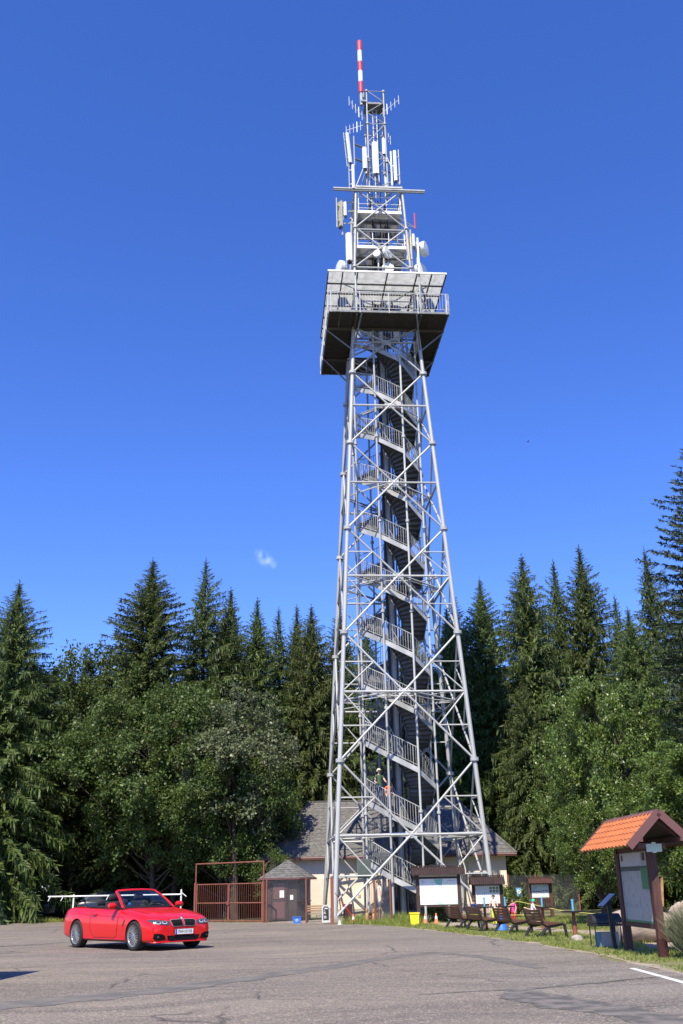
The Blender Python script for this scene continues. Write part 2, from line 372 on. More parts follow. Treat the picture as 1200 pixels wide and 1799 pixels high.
flat('forest_floor', [(-500, -200), (500, -200), (500, 900), (-500, 900)], -0.03, 'forest_floor')
EDGE = [(-60, 56.6), (-30, 55.6), (-18, 54.6), (-9, 52.6), (-7.4, 49.6), (-5.2, 47.8), (-3.7, 46.4), (-2.4, 45.0), (-0.7, 42.9), (0.7, 41.2), (2.0, 37.3), (3.1, 32.8),
        (3.9, 29.0), (4.5, 25.8), (4.75, 23.6), (4.98, 21.5), (5.1, 19.0), (5.2, 17.1), (5.3, 14), (5.5, 10), (6.2, 0), (9, -40)]
def ragged(pts, step=0.25, amp=0.10, seed=3):
    out = []
    for a, c in zip(pts[:-1], pts[1:]):
        a, c = V((*a, 0)), V((*c, 0)); L = (c - a).length; k = max(1, min(120, int(L / step)))
        nrm = V((-(c - a).y, (c - a).x, 0)).normalized()
        for i in range(k):
            p = a.lerp(c, i / k)
            q = (mnoise.noise(V((p.x * 0.9, p.y * 0.9, seed))) + 0.6 * mnoise.noise(V((p.x * 3.1, p.y * 3.1, seed + 5)))) * amp * (1.0 if p.y > 5 else 0.3)
            out.append(tuple((p + nrm * q).to_2d()))
    out.append(pts[-1]); return out
edge_r = ragged(EDGE, 0.3, 0.22)
flat('asphalt_road', edge_r + [(-60, -40)], 0.0, 'asphalt')
grass_poly = [(x - 0.6, y - 0.4) for x, y in EDGE[8:]] + [(60, -40), (60, 66), (-14, 66), (-14, 52)]
flat('grass_ground', [(x - 0.5, y - 0.5) for x, y in EDGE[7:]] + [(60, -40), (60, 57.5), (-1.8, 57.5)], -0.012, 'turf')
flat('grass_strip', [(-60, 54), (-18, 53), (-9.0, 51), (-8.6, 53.2), (-18, 56.6), (-60, 57.5)], -0.012, 'turf')
# dry strip of dirt along the edge of the asphalt and a trodden path past the benches
rag2 = ragged(EDGE[9:19], 0.3, 0.16, 9)
flat('dirt_strip', rag2 + [(x + 0.28 + 0.22 * mnoise.noise(V((x * 2, y * 1.3, 1))), y + 0.1) for x, y in reversed(rag2)], -0.005, 'dirt')
flat('trodden_path', [(3.0, 39.5), (4.4, 35.9), (5.5, 32.6), (6.3, 30.4), (7.6, 29.4), (9.8, 29.6), (10, 31.6), (8.2, 32.0), (7.0, 33.2), (6.2, 36), (5.2, 40), (4.2, 42), (2.6, 41.6)], -0.007, 'dirt')
flat('gravel_patch', [(6.2, 23.4), (8.5, 22.6), (12, 22.4), (12, 27), (8, 26.9), (6.5, 25.6)], -0.006, 'dirt')
flat('gate_apron', [(-7.6, 49.4), (-7.3, 50.1), (-3.6, 47.3), (-1.6, 48.5), (-0.6, 47.5), (-0.7, 43.4), (-2.4, 44.8), (-3.7, 46.2), (-5.2, 47.6)], -0.004, 'dirt')

def ribbon(name, pts, m, z=0.004, seed=1, amp=0.06):
    a = ragged([(p[0], p[1]) for p in pts], 0.09, amp, seed); vs_, fs = [], []
    # widths follow the control points by distance
    P = [V((p[0], p[1], 0)) for p in pts]; cum = [0]
    for i in range(1, len(P)): cum.append(cum[-1] + (P[i] - P[i - 1]).length)
    acc = 0
    for i, p in enumerate(a):
        p = V((*p, 0)); q = V((*a[min(i + 1, len(a) - 1)], 0)) - V((*a[max(i - 1, 0)], 0)); nr = V((-q.y, q.x, 0)).normalized()
        if i: acc += (p - V((*a[i - 1], 0))).length
        t = min(acc, cum[-1]); k = max(j for j in range(len(cum)) if cum[j] <= t + 1e-6); k = min(k, len(cum) - 2)
        f = min(1, (t - cum[k]) / (cum[k + 1] - cum[k])); w = pts[k][2] * (1 - f) + pts[k + 1][2] * f
        w1 = w * (0.5 + 0.22 * mnoise.noise(p * 1.7 + V((0, 0, seed))) + 0.16 * mnoise.noise(p * 6 + V((0, 0, seed)))); w2 = w * (0.5 + 0.22 * mnoise.noise(p * 1.7 + V((9, 0, seed))) + 0.16 * mnoise.noise(p * 6 + V((9, 0, seed))))
        vs_ += [tuple(p + nr * w1 + V((0, 0, z))), tuple(p - nr * w2 + V((0, 0, z)))]
        if i: fs.append((2 * i - 2, 2 * i - 1, 2 * i + 1, 2 * i))
    me = bpy.data.meshes.new(name); me.from_pydata(vs_, [], fs); me.materials.append(M[m])
    bm = bmesh.new(); bm.from_mesh(me); bmesh.ops.recalc_face_normals(bm, faces=bm.faces); bm.to_mesh(me); bm.free()
    o = link(name, me); o['kind'] = 'structure'; return o
ribbon('asphalt_patch', [(-7.5, 13.6, 1.6), (-4.75, 14.7, 1.1), (-3.0, 16.2, 0.75), (-1.9, 17.9, 0.6), (-0.6, 20.0, 0.55), (0.6, 22.1, 0.45), (1.7, 24.0, 0.3)], 'patch', 0.004, 2)
ribbon('asphalt_patch', [(2.25, 15.3, 0.25), (2.35, 14.3, 0.9), (2.75, 13.3, 0.8), (3.1, 12.3, 0.55), (3.3, 11.4, 0.7), (3.5, 10, 0.7)], 'patch_dark', 0.004, 5)
ribbon('asphalt_patch', [(0.9, 15.0, 0.05), (2.4, 15.4, 0.14), (3.6, 16.1, 0.10), (4.8, 16.9, 0.04)], 'patch_dark', 0.0045, 8)
ribbon('asphalt_patch', [(1.7, 24.0, 0.25), (2.5, 22.6, 0.35), (3.0, 20.6, 0.5), (3.3, 19.0, 0.2)], 'patch', 0.0042, 12)
ribbon('asphalt_patch', [(-14, 28.6, 0.25), (-11.4, 29.4, 0.5), (-9.2, 31.3, 0.45), (-7.6, 33.6, 0.2)], 'patch_dark', 0.0042, 21)
ribbon('asphalt_patch', [(-12, 24.5, 0.1), (-9.8, 25.9, 0.35), (-8.2, 27.6, 0.1)], 'patch_dark', 0.0042, 25)
me = bpy.data.meshes.new('road_marking'); me.from_pydata([(4.68, 18.5, 0.004), (4.80, 18.55, 0.004), (4.90, 12.0, 0.004), (4.77, 12.0, 0.004)], [], [(0, 3, 2, 1)]); me.materials.append(M['road_white'])
link('road_marking', me)['kind'] = 'structure'

# ------------------------------------------------------------------ house behind the tower
def hip_building(name, label, x0, x1, y0, y1, ze, xr0, xr1, yr, zr, ov, rows, loc_z=0.0):
    t = thing(name, label, 'building', ((x0 + x1) / 2, (y0 + y1) / 2, 0)); ox, oy = (x0 + x1) / 2, (y0 + y1) / 2
    b = MB(); b.prism([(x0 - ox, y0 - oy), (x1 - ox, y0 - oy), (x1 - ox, y1 - oy), (x0 - ox, y1 - oy)], 0.32, ze + 0.05, 'xy'); b.build('wall', 'plaster', t)
    b = MB(); b.prism([(x0 - ox - .03, y0 - oy - .03), (x1 - ox + .03, y0 - oy - .03), (x1 - ox + .03, y1 - oy + .03), (x0 - ox - .03, y1 - oy + .03)], -0.05, 0.318, 'xy'); b.build('plinth', 'plinth', t)
    ex0, ex1, ey0, ey1 = x0 - ov - ox, x1 + ov - ox, y0 - ov - oy, y1 + ov - oy
    A, B_, C_, D = V((ex0, ey0, ze)), V((ex1, ey0, ze)), V((ex1, ey1, ze)), V((ex0, ey1, ze)); E_, F_ = V((xr0 - ox, yr - oy, zr)), V((xr1 - ox, yr - oy, zr))
    b = MB(); b.add([A, B_, C_, D, E_, F_], [(0, 1, 5, 4), (1, 2, 5), (2, 3, 4, 5), (3, 0, 4), (0, 3, 2, 1)]); roof = b.build('roof', 'shingle', t)
    # overlapping shingles laid row by row on the three slopes
    rnd = random.Random(5); b = MB()
    for (a, c, ta, tc_) in ((A, B_, E_, F_), (D, A, E_, E_), (B_, C_, F_, F_)):
        nrm = (c - a).cross(ta - a).normalized()
        for r in range(rows):
            t0, t1 = r / rows, min(1.0, (r + 1.35) / rows)
            p0, p1, q0, q1 = a.lerp(ta, t0), c.lerp(tc_, t0), a.lerp(ta, t1), c.lerp(tc_, t1)
            n = max(1, int((p1 - p0).length / 0.30)); sh = 0.5 if r % 2 else 0.0
            for k in range(n + 1):
                u0, u1 = max(0, (k - sh) / n), min(1, (k + 1 - sh) / n)
                if u1 - u0 < 0.02 / n: continue
                g = 0.012 / n; h = 0.014 + rnd.random() * 0.012
                s = [p0.lerp(p1, u0 + g), p0.lerp(p1, u1 - g), q0.lerp(q1, u1 - g), q0.lerp(q1, u0 + g)]
                vs_ = [s[0] + nrm * h, s[1] + nrm * h, s[2] + nrm * 0.004, s[3] + nrm * 0.004, s[0], s[1]]
                b.add(vs_, [(0, 1, 2, 3), (0, 4, 5, 1)])
    o = b.build('shingles', 'shingle', roof); o['kind'] = 'stuff'
    b = MB()
    for p, q in ((A, B_), (B_, C_), (D, A)): b.beam(p + V((0, 0, -0.06)), q + V((0, 0, -0.06)), 0.05, 0.14)
    b.build('fascia', 'brown_trim', roof)
    b = MB()
    for p, q in ((A, E_), (B_, F_), (E_, F_)): b.beam(p + V((0, 0, 0.02)), q + V((0, 0, 0.02)), 0.16, 0.05)
    b.build('ridge_cap', 'shingle', roof)
    return t, ox, oy
hs, hox, hoy = hip_building('house', 'low cream house with grey hipped shingle roof behind the tower', -4.1, 8.08, 54.5, 61.5, 2.83, -2.1, 6.0, 58.0, 5.86, 0.5, 15)
b = MB(); b.tube((-4.6, -3.99, 2.78), (6.6, -3.99, 2.78), 0.06, n=8); b.build('gutter', 'brown_trim', hs)
b = MB(); b.box((0.8, -3.53, 1.16), (0.95, 0.06, 1.9)); b.build('door', 'booth_brown', hs)
blk('notice', (-1.5, -3.52, 0.92), (0.14, 0.02, 0.14), 'plinth', hs)
o = blk('window', (2.6, -3.52, 1.6), (0.9, 0.05, 0.7), 'white', hs); o2 = blk('window', (4.7, -3.52, 1.6), (0.9, 0.05, 0.7), 'white', hs)
for x in (2.6, 4.7): blk('window_pane', (x, -3.555, 1.6), (0.8, 0.03, 0.6), 'glass_dark', hs)

# ticket booth with a pyramid roof
bt = thing('ticket_booth', 'small dark brown ticket booth with grey pyramid roof beside the gate', 'booth', (-2.85, 49.2, 0))
pl = [(-1.0, -1.0), (0.45, -1.0), (1.0, -0.5), (1.0, 1.0), (-1.0, 1.0)]
b = MB(); b.prism(pl, 0, 1.78, 'xy'); b.build('wall', 'booth_brown', bt)
ap = V((0, 0, 2.62)); ev = [V((x * 1.28, y * 1.28, 1.80)) for x, y in pl]
b = MB(); b.add(ev + [ap, V((0, 0, 1.78))], [(i, (i + 1) % 5, 5) for i in range(5)] + [((i + 1) % 5, i, 6) for i in range(5)]); brf = b.build('roof', 'shingle', bt)
b = MB(); rnd = random.Random(8)
for i in range(5):
    a, c = ev[i], ev[(i + 1) % 5]; nrm = (c - a).cross(ap - a).normalized()
    for r in range(9):
        p0, p1, q0, q1 = a.lerp(ap, r / 9), c.lerp(ap, r / 9), a.lerp(ap, min(1, (r + 1.3) / 9)), c.lerp(ap, min(1, (r + 1.3) / 9))
        n = max(1, int((p1 - p0).length / 0.16))
        for k in range(n):
            h = 0.012 + rnd.random() * 0.01; s0, s1 = (k + .04) / n, (k + .96) / n
            b.add([p0.lerp(p1, s0) + nrm * h, p0.lerp(p1, s1) + nrm * h, q0.lerp(q1, s1) + nrm * .004, q0.lerp(q1, s0) + nrm * .004, p0.lerp(p1, s0), p0.lerp(p1, s1)], [(0, 1, 2, 3), (0, 4, 5, 1)])
b.build('shingles', 'shingle', brf)['kind'] = 'stuff'
b = MB()
for i in range(5): b.beam(ev[i] + V((0, 0, -.03)), ev[(i + 1) % 5] + V((0, 0, -.03)), 0.04, 0.07)
b.build('fascia', 'brown_trim', brf)
dr = blk('door', (-0.35, -1.02, 0.86), (0.66, 0.05, 1.66), 'booth_brown', bt)
for z, h in ((0.45, 0.7), (1.25, 0.66)): blk('door_panel', (-0.35, -1.05, z), (0.5, 0.02, h), 'brown_trim', bt)
for x in (-0.72, 0.02): blk('door_frame', (x, -1.03, 0.88), (0.06, 0.07, 1.74), 'brown_wood', bt)
blk('notice', (-0.22, -1.07, 1.13), (0.2, 0.008, 0.3), 'paper', bt)
d = V((0.55, 0.5, 0)).normalized()
wz = math.atan2(0.5, 0.55)
o = blk('window', (0.735, -0.765, 1.22), (0.6, 0.04, 0.72), 'booth_brown', bt, (0, 0, wz))
blk('window_pane', (0.75, -0.785, 1.22), (0.5, 0.03, 0.62), 'glass_dark', bt, (0, 0, wz))
blk('counter', (0.76, -0.80, 0.82), (0.72, 0.24, 0.04), 'brown_wood', bt, (0, 0, wz))
blk('notice', (0.22, -1.008, 0.98), (0.14, 0.01, 0.2), 'paper', bt)
blk('notice', (0.72, -0.82, 1.02), (0.1, 0.01, 0.14), 'paper', bt, (0, 0, wz))
for x in (-0.8, -0.55): blk('wall_panel', (x - 0.08, -1.005, 0.9), (0.02, 0.02, 1.7), 'brown_wood', bt)

# double gate with a tall goal-like frame
gt = thing('gate', 'rust red double leaf bar gate under a tall open frame', 'gate', (-5.45, 47.9, 0), R_(-38))
GW = 2.13
for sx in (-1, 1):
    blk('gate_post', (sx * GW, 0, 0.84), (0.10, 0.10, 1.68), 'rust', gt)
b = MB()
for sx in (-1, 1): b.tube((sx * GW, 0, 1.68), (sx * GW, 0, 2.5), 0.032)
b.tube((-GW, 0, 2.5), (GW, 0, 2.5), 0.032); b.build('overhead_frame', 'rust', gt)
for sx in (-1, 1):
    lf = MB(); x0, x1 = sx * 0.03, sx * (GW - 0.1)
    for z in (0.06, 0.80, 1.60): lf.tube((x0, 0, z), (x1, 0, z), 0.026)
    for x in (x0, x1): lf.tube((x, 0, 0.06), (x, 0, 1.60), 0.03)
    lo_ = lf.build('gate_leaf', 'rust', gt)
    for k in range(14):
        x = x0 + (x1 - x0) * (k + 1) / 15; bar('gate_bar', (x, 0, 0.07), (x, 0, 1.59), 0.008, 'rust', lo_, 6)
blk('lock_box', (0, -0.04, 0.80), (0.12, 0.05, 0.16), 'rust', gt)

# chain link fence
def fence(label, pts, h=1.75):
    t = thing('chain_link_fence', label, 'fence', (*pts[0], 0), group='chain link fence runs'); o = V((*pts[0], 0))
    for p in pts:
        p = V((*p, 0)) - o; bar('fence_post', p, p + V((0, 0, h)), 0.036, 'rust', t)
    for a, c in zip(pts[:-1], pts[1:]):
        a, c = V((*a, 0)) - o, V((*c, 0)) - o; L = (c - a).length; d = (c - a) / L; b = MB(); pit = 0.075; nn = d.cross(V((0, 0, 1)))
        k = -int(h / pit)
        while k * pit < L:
            for sg in (1, -1):
                x0, z0 = k * pit, (0.05 if sg > 0 else h - 0.05); x1 = x0 + h - 0.1; z1 = h - 0.05 if sg > 0 else 0.05
                if x0 < 0: z0 += sg * (-x0); x0 = 0
                if x1 > L: z1 -= sg * (x1 - L); x1 = L
                if x1 > x0:
                    p, q = a + d * x0 + V((0, 0, z0)), a + d * x1 + V((0, 0, z1)); w = V((0, 0, 0.0035))
                    b.add([p - w, q - w, q + w, p + w], [(0, 1, 2, 3)])
            k += 1
        b.build('wire_mesh', 'steel_dark', t)
    return t
fence('chain link fence with rust red posts in front of the ticket booth', [(-3.62, 46.35), (-1.83, 44.6), (-0.74, 42.8)])
f2 = fence('chain link fence with slim rust red posts crossing the foot of the tower', [(0.98, 42.3), (1.59, 41.9)], 1.62)
f3 = fence('chain link fence with rust red posts right of the cream house', [(7.05, 47.2), (8.3, 47.4), (10.2, 47.6)], 1.75)
p = thing('fence_post', 'single dark red post next to the black and white pavement sign', 'post', (-0.70, 42.6, 0)); blk('shaft', (0, 0, 0.88), (0.11, 0.11, 1.76), 'rust', p); blk('post_cap', (0, 0, 1.78), (0.13, 0.13, 0.03), 'steel_dark', p)

# white barrier pole at the left edge of the lot
br = thing('barrier_pole', 'white painted barrier pole running behind the red convertible', 'barrier', (-14.3, 50.5, 0))
bar('pole', (0, 0, 1.22), (6.3, 0, 1.20), 0.032, 'white', br); 
for x in (1.2, 6.3): bar('barrier_post', (x, 0.05, 0), (x, 0.05, 1.42 if x > 6 else 1.3), 0.04, 'white', br)
for x in (0.15, 0.75, 2.9): bar('tie', (x, -0.05, 1.26), (x - 0.12, -0.08, 1.02), 0.02, 'white', br, 6)
bar('tie', (6.3, 0, 1.3), (6.55, 0, 1.1), 0.02, 'white', br, 6)

# ------------------------------------------------------------------ lookout tower
TX, TY, TR = 2.52, 50.0, R_(4.935)
TW = thing('lookout_tower', 'tall galvanised steel lattice lookout tower with spiral stairs and viewing platform', 'tower', (TX, TY, 0), TR)
def tw(lx, ly, z): return V((TX + lx * math.cos(TR) - ly * math.sin(TR), TY + lx * math.sin(TR) + ly * math.cos(TR), z))
def tl(x, y, z):
    dx, dy = x - TX, y - TY; return V((dx * math.cos(TR) + dy * math.sin(TR), -dx * math.sin(TR) + dy * math.cos(TR), z))
def hw(z): return 3.51 - 0.0573 * z if z < 30.4 else 1.77 - 0.0405 * (z - 30.4)
CS = [(-1, -1), (1, -1), (1, 1), (-1, 1)]
def corner(i, z): return V((CS[i][0] * hw(z), CS[i][1] * hw(z), z))
FL = [27.475, 23.2, 18.32, 12.86, 6.78, 0.12]; HZ = [29.45, 25.46, 20.9, 15.77, 9.97, 3.5]
for i in range(4):
    lg = bar('leg', corner(i, 0.0), corner(i, 30.4), 0.105, 'steel', TW, 12)
    for z in FL:
        c = corner(i, z); bar('leg_flange', c - V((0, 0, 0.08)), c + V((0, 0, 0.08)), 0.20, 'steel', TW, 14)
    b = MB(); b.box(corner(i, 0) + V((0, 0, 0.04)), (0.8, 0.8, 0.12)); b.build('footing', 'stone', TW)
    b = MB(); b.tube(corner(i, 30.4), corner(i, 40.15), 0.072, n=10)
    for z in (34.5, 37.25, 40.0): b.tube(corner(i, z - 0.05), corner(i, z + 0.05), 0.14, n=12)
    b.build('upper_leg', 'steel', TW, True)
def br_(name, a, c, r): bar(name, a, c, r, 'steel', TW, 8)
for i in range(4):
    j = (i + 1) % 4
    def mid(z): return (corner(i, z) + corner(j, z)) / 2
    ax = (corner(j, 0) - corner(i, 0)).normalized()
    for k, z in enumerate(HZ):
        br_('horizontal_beam', corner(i, z), corner(j, z), 0.055)
        m_ = mid(z); nrm = V((m_.x, m_.y, 0)).normalized()
        b = MB(); rot = Matrix((ax, nrm, V((0, 0, 1)))).transposed(); b.box(m_, (0.52, 0.03, 0.30), rot); b.build('gusset_plate', 'steel', TW)
        if k == 0: tops = [V((m_.x - ax.x * 0.0, m_.y, 30.3)) + ax * s * 0.9 * hw(30) for s in (-1, 1)]
        else: tops = [corner(i, FL[k - 1]), corner(j, FL[k - 1])]
        bots = [corner(i, FL[k]), corner(j, FL[k])]
        for p, leg_ in zip(tops, (i, j)): br_('diagonal_brace', p, m_, 0.050)
        for p, leg_ in zip(bots, (i, j)): br_('diagonal_brace', m_, p, 0.050)
        if k >= 3 or k == 2:
            for p, leg_ in list(zip(tops, (i, j))) if k >= 3 else []:
                q = (p + m_) / 2; br_('secondary_strut', q, corner(leg_, q.z), 0.034); br_('secondary_strut', q, corner(leg_, z), 0.034)
            for p, leg_ in zip(bots, (i, j)) if k >= 3 else []:
                q = (p + m_) / 2; br_('secondary_strut', q, corner(leg_, q.z), 0.034); br_('secondary_strut', q, corner(leg_, z), 0.034)
        # plan bracing between the mid points of neighbouring faces
        j2 = (j + 1) % 4; m2 = (corner(j, z) + corner(j2, z)) / 2
        br_('plan_brace', m_ + V((0, 0, 0.08)), m2 + V((0, 0, 0.08)), 0.045)
        if k >= 3: # struts to the middle of the plan braces
            q = (m_ + m2) / 2 + V((0, 0, 0.08)); br_('plan_brace', corner(j, z) + V((0, 0, 0.08)), q, 0.03)

# stair shaft: eight posts, two stairs winding round a central column
RO, RI = 1.80, 0.50
def oct_(k, r, z=0): a = R_(-67.5 - 45 * k); return V((r * math.cos(a), r * math.sin(a), z))
for k in range(8):
    bar('shaft_post', oct_(k, RO + 0.09, 0), oct_(k, RO + 0.09, 30.35), 0.055, 'steel', TW, 10)
    for z in (4.6, 9.4, 14.2, 19.0, 23.8, 28.6): bar('post_flange', oct_(k, RO + 0.09, z - 0.06), oct_(k, RO + 0.09, z + 0.06), 0.10, 'steel', TW, 10)
for z in HZ:
    for i in range(4):
        j = (i + 1) % 4; m_ = (corner(i, z) + corner(j, z)) / 2; nrm = V((m_.x, m_.y, 0)).normalized()
        for k in range(8):
            p = oct_(k, RO + 0.09, z)
            if p.dot(nrm) > 1.5: br_('shaft_tie', p, m_ , 0.03)
    for k in range(8): br_('shaft_ring', oct_(k, RO + 0.09, z), oct_(k + 1, RO + 0.09, z), 0.028)
b = MB(); b.tube((0, 0, 0), (0, 0, 33), 0.22, n=20); b.build('central_column', 'steel', TW, True)
for k in range(5):
    a = k * 1.256; p = V((0.32 * math.cos(a), 0.32 * math.sin(a), 0)); bar('cable', p, p + V((0, 0, 36)), 0.035 + 0.02 * (k % 2), 'cable', TW, 6)

DZ = 0.6875; NT = 4
def flight_meshes():
    a0, a1 = oct_(0, RO), oct_(1, RO); i0, i1 = oct_(0, RI), oct_(1, RI)
    up = V((0, 0, DZ))
    b = MB(); b.beam(a0, a1 + up, 0.025, 0.26, up=(a0 + a1).normalized()); 
    s = MB(); q0, q1 = a0, a1
    nrm = V((a0.x + a1.x, a0.y + a1.y, 0)).normalized()
    def plate(p, q, h0, h1, th):
        o = nrm * th / 2; m = MB()
        m.add([p - o + V((0, 0, h0)), q - o + V((0, 0, h0)), q - o + V((0, 0, h1)), p - o + V((0, 0, h1)), p + o + V((0, 0, h0)), q + o + V((0, 0, h0)), q + o + V((0, 0, h1)), p + o + V((0, 0, h1))],
              [(0, 1, 2, 3), (7, 6, 5, 4), (0, 4, 5, 1), (3, 2, 6, 7), (0, 3, 7, 4), (1, 5, 6, 2)]); return m
    so = plate(a0, a1 + up, -0.20, 0.06, 0.02).mesh('stringer_outer', 'steel'); si = plate(i0, i1 + up, -0.18, 0.06, 0.02).mesh('stringer_inner', 'grating')
    tr = []
    for k in range(NT):
        f0, f1 = k / NT, (k + 1.12) / NT; z = DZ * (k + 0.35) / NT
        ps = [a0.lerp(a1, f0), a0.lerp(a1, min(1, f1)), i0.lerp(i1, min(1, f1)), i0.lerp(i1, f0)]
        m = MB(); vs_ = [p + V((0, 0, z)) for p in ps] + [p + V((0, 0, z + 0.035)) for p in ps]
        m.add(vs_, [(0, 3, 2, 1), (4, 5, 6, 7), (0, 1, 5, 4), (1, 2, 6, 5), (2, 3, 7, 6), (3, 0, 4, 7)])
        # riser lip
        r = [ps[0], ps[3]]; m.add([r[0] + V((0, 0, z - DZ / NT)), r[1] + V((0, 0, z - DZ / NT)), r[1] + V((0, 0, z)), r[0] + V((0, 0, z))], [(0, 1, 2, 3)])
        tr.append(m.mesh('tread', 'grating'))
    allt = MB()
    for me in tr: allt.add([v.co[:] for v in me.vertices], [tuple(p.vertices) for p in me.polygons])
    ta = allt.mesh('treads', 'grating')
    r = MB(); o = -nrm * 0.03
    for h, rr in ((1.0, 0.021), (0.16, 0.014)): r.tube(a0 + o + V((0, 0, h)), a1 + o + up + V((0, 0, h)), rr, n=6)
    nb = 11
    for k in range(nb):
        f = (k + 0.5) / nb; p = a0.lerp(a1 + up, f) + o; r.tube(p + V((0, 0, 0.16 if k % 4 != 1 else 0)), p + V((0, 0, 1.0)), 0.009 if k % 4 != 1 else 0.016, n=5, caps=False)
    rm = r.mesh('railing', 'steel')
    h = MB(); h.tube(i0 + V((0, 0, 0.95)), i1 + up + V((0, 0, 0.95)), 0.018, n=6)
    for f in (0.2, 0.7): p = i0.lerp(i1 + up, f); h.tube(p, p + V((0, 0, 0.95)), 0.012, n=5)
    return so, si, tr, ta, rm, h.mesh('inner_handrail', 'steel')
so, si, trm, tam, rlm, ihm = flight_meshes()
Z0 = 23.05 - DZ * 16 - 2.75 * 4     # lower end of the first front flight
nf = 0
for hel in range(2):
    for n_ in range(-8, 60):
        z = Z0 + DZ * n_ + 0.0
        k = n_ + 4 * hel
        if z < -0.05 or z > 29.6: continue
        f = bpy.data.objects.new('stair_flight', None); COL.objects.link(f); f.parent = TW; f.location = (0, 0, z); f.rotation_euler = (0, 0, R_(-45 * k)); f.empty_display_size = 0.1
        link('stringer', so, f); link('stringer', si, f)
        if z < 24.5:
            for m_ in trm: link('tread', m_, f)
        else: link('treads', tam, f)
        if z > 0.3: link('railing', rlm, f)
        link('inner_handrail', ihm, f); nf += 1
# entrance landing rail at the foot
b = MB()
for h in (1.05, 0.12): b.tube((0.75, -2.9, h), (2.0, -3.0, h), 0.02)
for k in range(10): b.tube((0.75 + 0.139 * k, -2.9 - 0.011 * k, 0.12), (0.75 + 0.139 * k, -2.9 - 0.011 * k, 1.05), 0.011, n=5)
b.box((1.35, -2.6, 0.05), (1.5, 0.9, 0.08)); b.build('entrance_railing', 'steel', TW)

# viewing platform
DK = 30.42; D0, D1, DX = -3.42, 3.62, 3.25; OP = 1.72
pn = []
w = 0.615
k = 0
x = -DX
while x < DX - 0.05:
    x1 = min(x + w, DX)
    for (ya, yb) in ((D0, -OP), (OP, D1)):
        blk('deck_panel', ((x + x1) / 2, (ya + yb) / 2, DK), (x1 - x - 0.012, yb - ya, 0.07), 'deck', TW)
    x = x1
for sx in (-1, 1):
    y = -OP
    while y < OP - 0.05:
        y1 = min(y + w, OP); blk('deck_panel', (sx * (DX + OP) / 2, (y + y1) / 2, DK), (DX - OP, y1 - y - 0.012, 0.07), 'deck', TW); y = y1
def rect(x0, y0, x1, y1): return [(x0, y0), (x1, y0), (x1, y1), (x0, y1)]
R4 = rect(-DX, D0, DX, D1)
for a, c in zip(R4, R4[1:] + R4[:1]):
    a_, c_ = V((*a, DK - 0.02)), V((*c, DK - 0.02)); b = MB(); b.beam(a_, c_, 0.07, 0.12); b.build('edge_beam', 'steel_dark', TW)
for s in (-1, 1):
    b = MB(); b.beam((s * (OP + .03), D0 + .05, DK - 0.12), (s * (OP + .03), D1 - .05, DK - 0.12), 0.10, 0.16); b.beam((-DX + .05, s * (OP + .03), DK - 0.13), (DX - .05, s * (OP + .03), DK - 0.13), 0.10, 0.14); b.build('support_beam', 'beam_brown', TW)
for i in range(4):
    c = corner(i, 28.9)
    for e in (V((CS[i][0] * DX, CS[i][1] * 1.6, DK - 0.15)), V((CS[i][0] * 1.5, -3.42 if CS[i][1] < 0 else 3.62, DK - 0.15))):
        bar('platform_brace', c, e, 0.045, 'steel_dark', TW)
for a, c in zip(R4, R4[1:] + R4[:1]):
    a_, c_ = V((*a, DK + 0.03)) * 1.0, V((*c, DK + 0.03)); L = (c_ - a_).length; b = MB(); out = V(((a_.x + c_.x), (a_.y + c_.y), 0)).normalized() * 0.05
    a_ += out; c_ += out
    for h, r in ((1.12, 0.024), (0.14, 0.018)): b.tube(a_ + V((0, 0, h)), c_ + V((0, 0, h)), r, n=6)
    nb = int(L / 0.15)
    for k in range(nb + 1):
        p = a_.lerp(c_, k / nb); b.tube(p + V((0, 0, 0.14)), p + V((0, 0, 1.12)), 0.009, n=5, caps=False)
    rl = b.build('railing', 'rail', TW)
    for k in range(5): p = a_.lerp(c_, k / 4 * 0.97 + 0.015); bar('railing_post', p + V((0, 0, -0.15)), p + V((0, 0, 1.12)), 0.028, 'rail', rl)
# canopy of translucent sheets over the platform
CZ = 32.93; CX = [-3.26, -2.46, -1.64, 0.0, 1.64, 2.46, 3.26]; CY = [-3.40, -2.3, -1.3, 0.0, 1.3, 2.5, 3.60]
for i in range(6):
    for j in range(6):
        if 2 <= i <= 3 and 2 <= j <= 3 and False: continue
        z_ = CZ + 0.01 * ((i + j) % 2)
        blk('canopy_sheet', ((CX[i] + CX[i + 1]) / 2, (CY[j] + CY[j + 1]) / 2, z_), (CX[i + 1] - CX[i] - 0.02, CY[j + 1] - CY[j] - 0.02, 0.012), 'sheet', TW)
for i, x in enumerate(CX):
    b = MB(); b.beam((x, CY[0], CZ - 0.08), (x, CY[-1], CZ - 0.08), 0.06, 0.10); b.build('canopy_beam', 'beam_brown', TW)
for y in CY[1:]:
    b = MB(); b.beam((CX[0], y, CZ - 0.085), (CX[-1], y, CZ - 0.085), 0.05, 0.08); b.build('canopy_beam', 'beam_brown', TW)
b = MB(); b.beam((CX[0] - .03, CY[0] - .03, CZ), (CX[-1] + .03, CY[0] - .03, CZ), 0.05, 0.10); b.build('canopy_edge', 'white', TW)
for sx in (-1.68, 1.68):
    for sy in (-3.3, 3.5): bar('canopy_post', (sx * 1.05, sy, DK), (sx * 1.05, sy, CZ), 0.05, 'steel', TW)
for s in (-1, 1):
    bar('canopy_strut', (s * 1.7, -3.2, 31.9), (s * 2.5, -2.4, CZ - 0.1), 0.03, 'steel_dark', TW); bar('canopy_strut', (s * 1.6, 1.2, 31.2), (-s * 0.4, 2.2, CZ - 0.1), 0.03, 'steel_dark', TW)

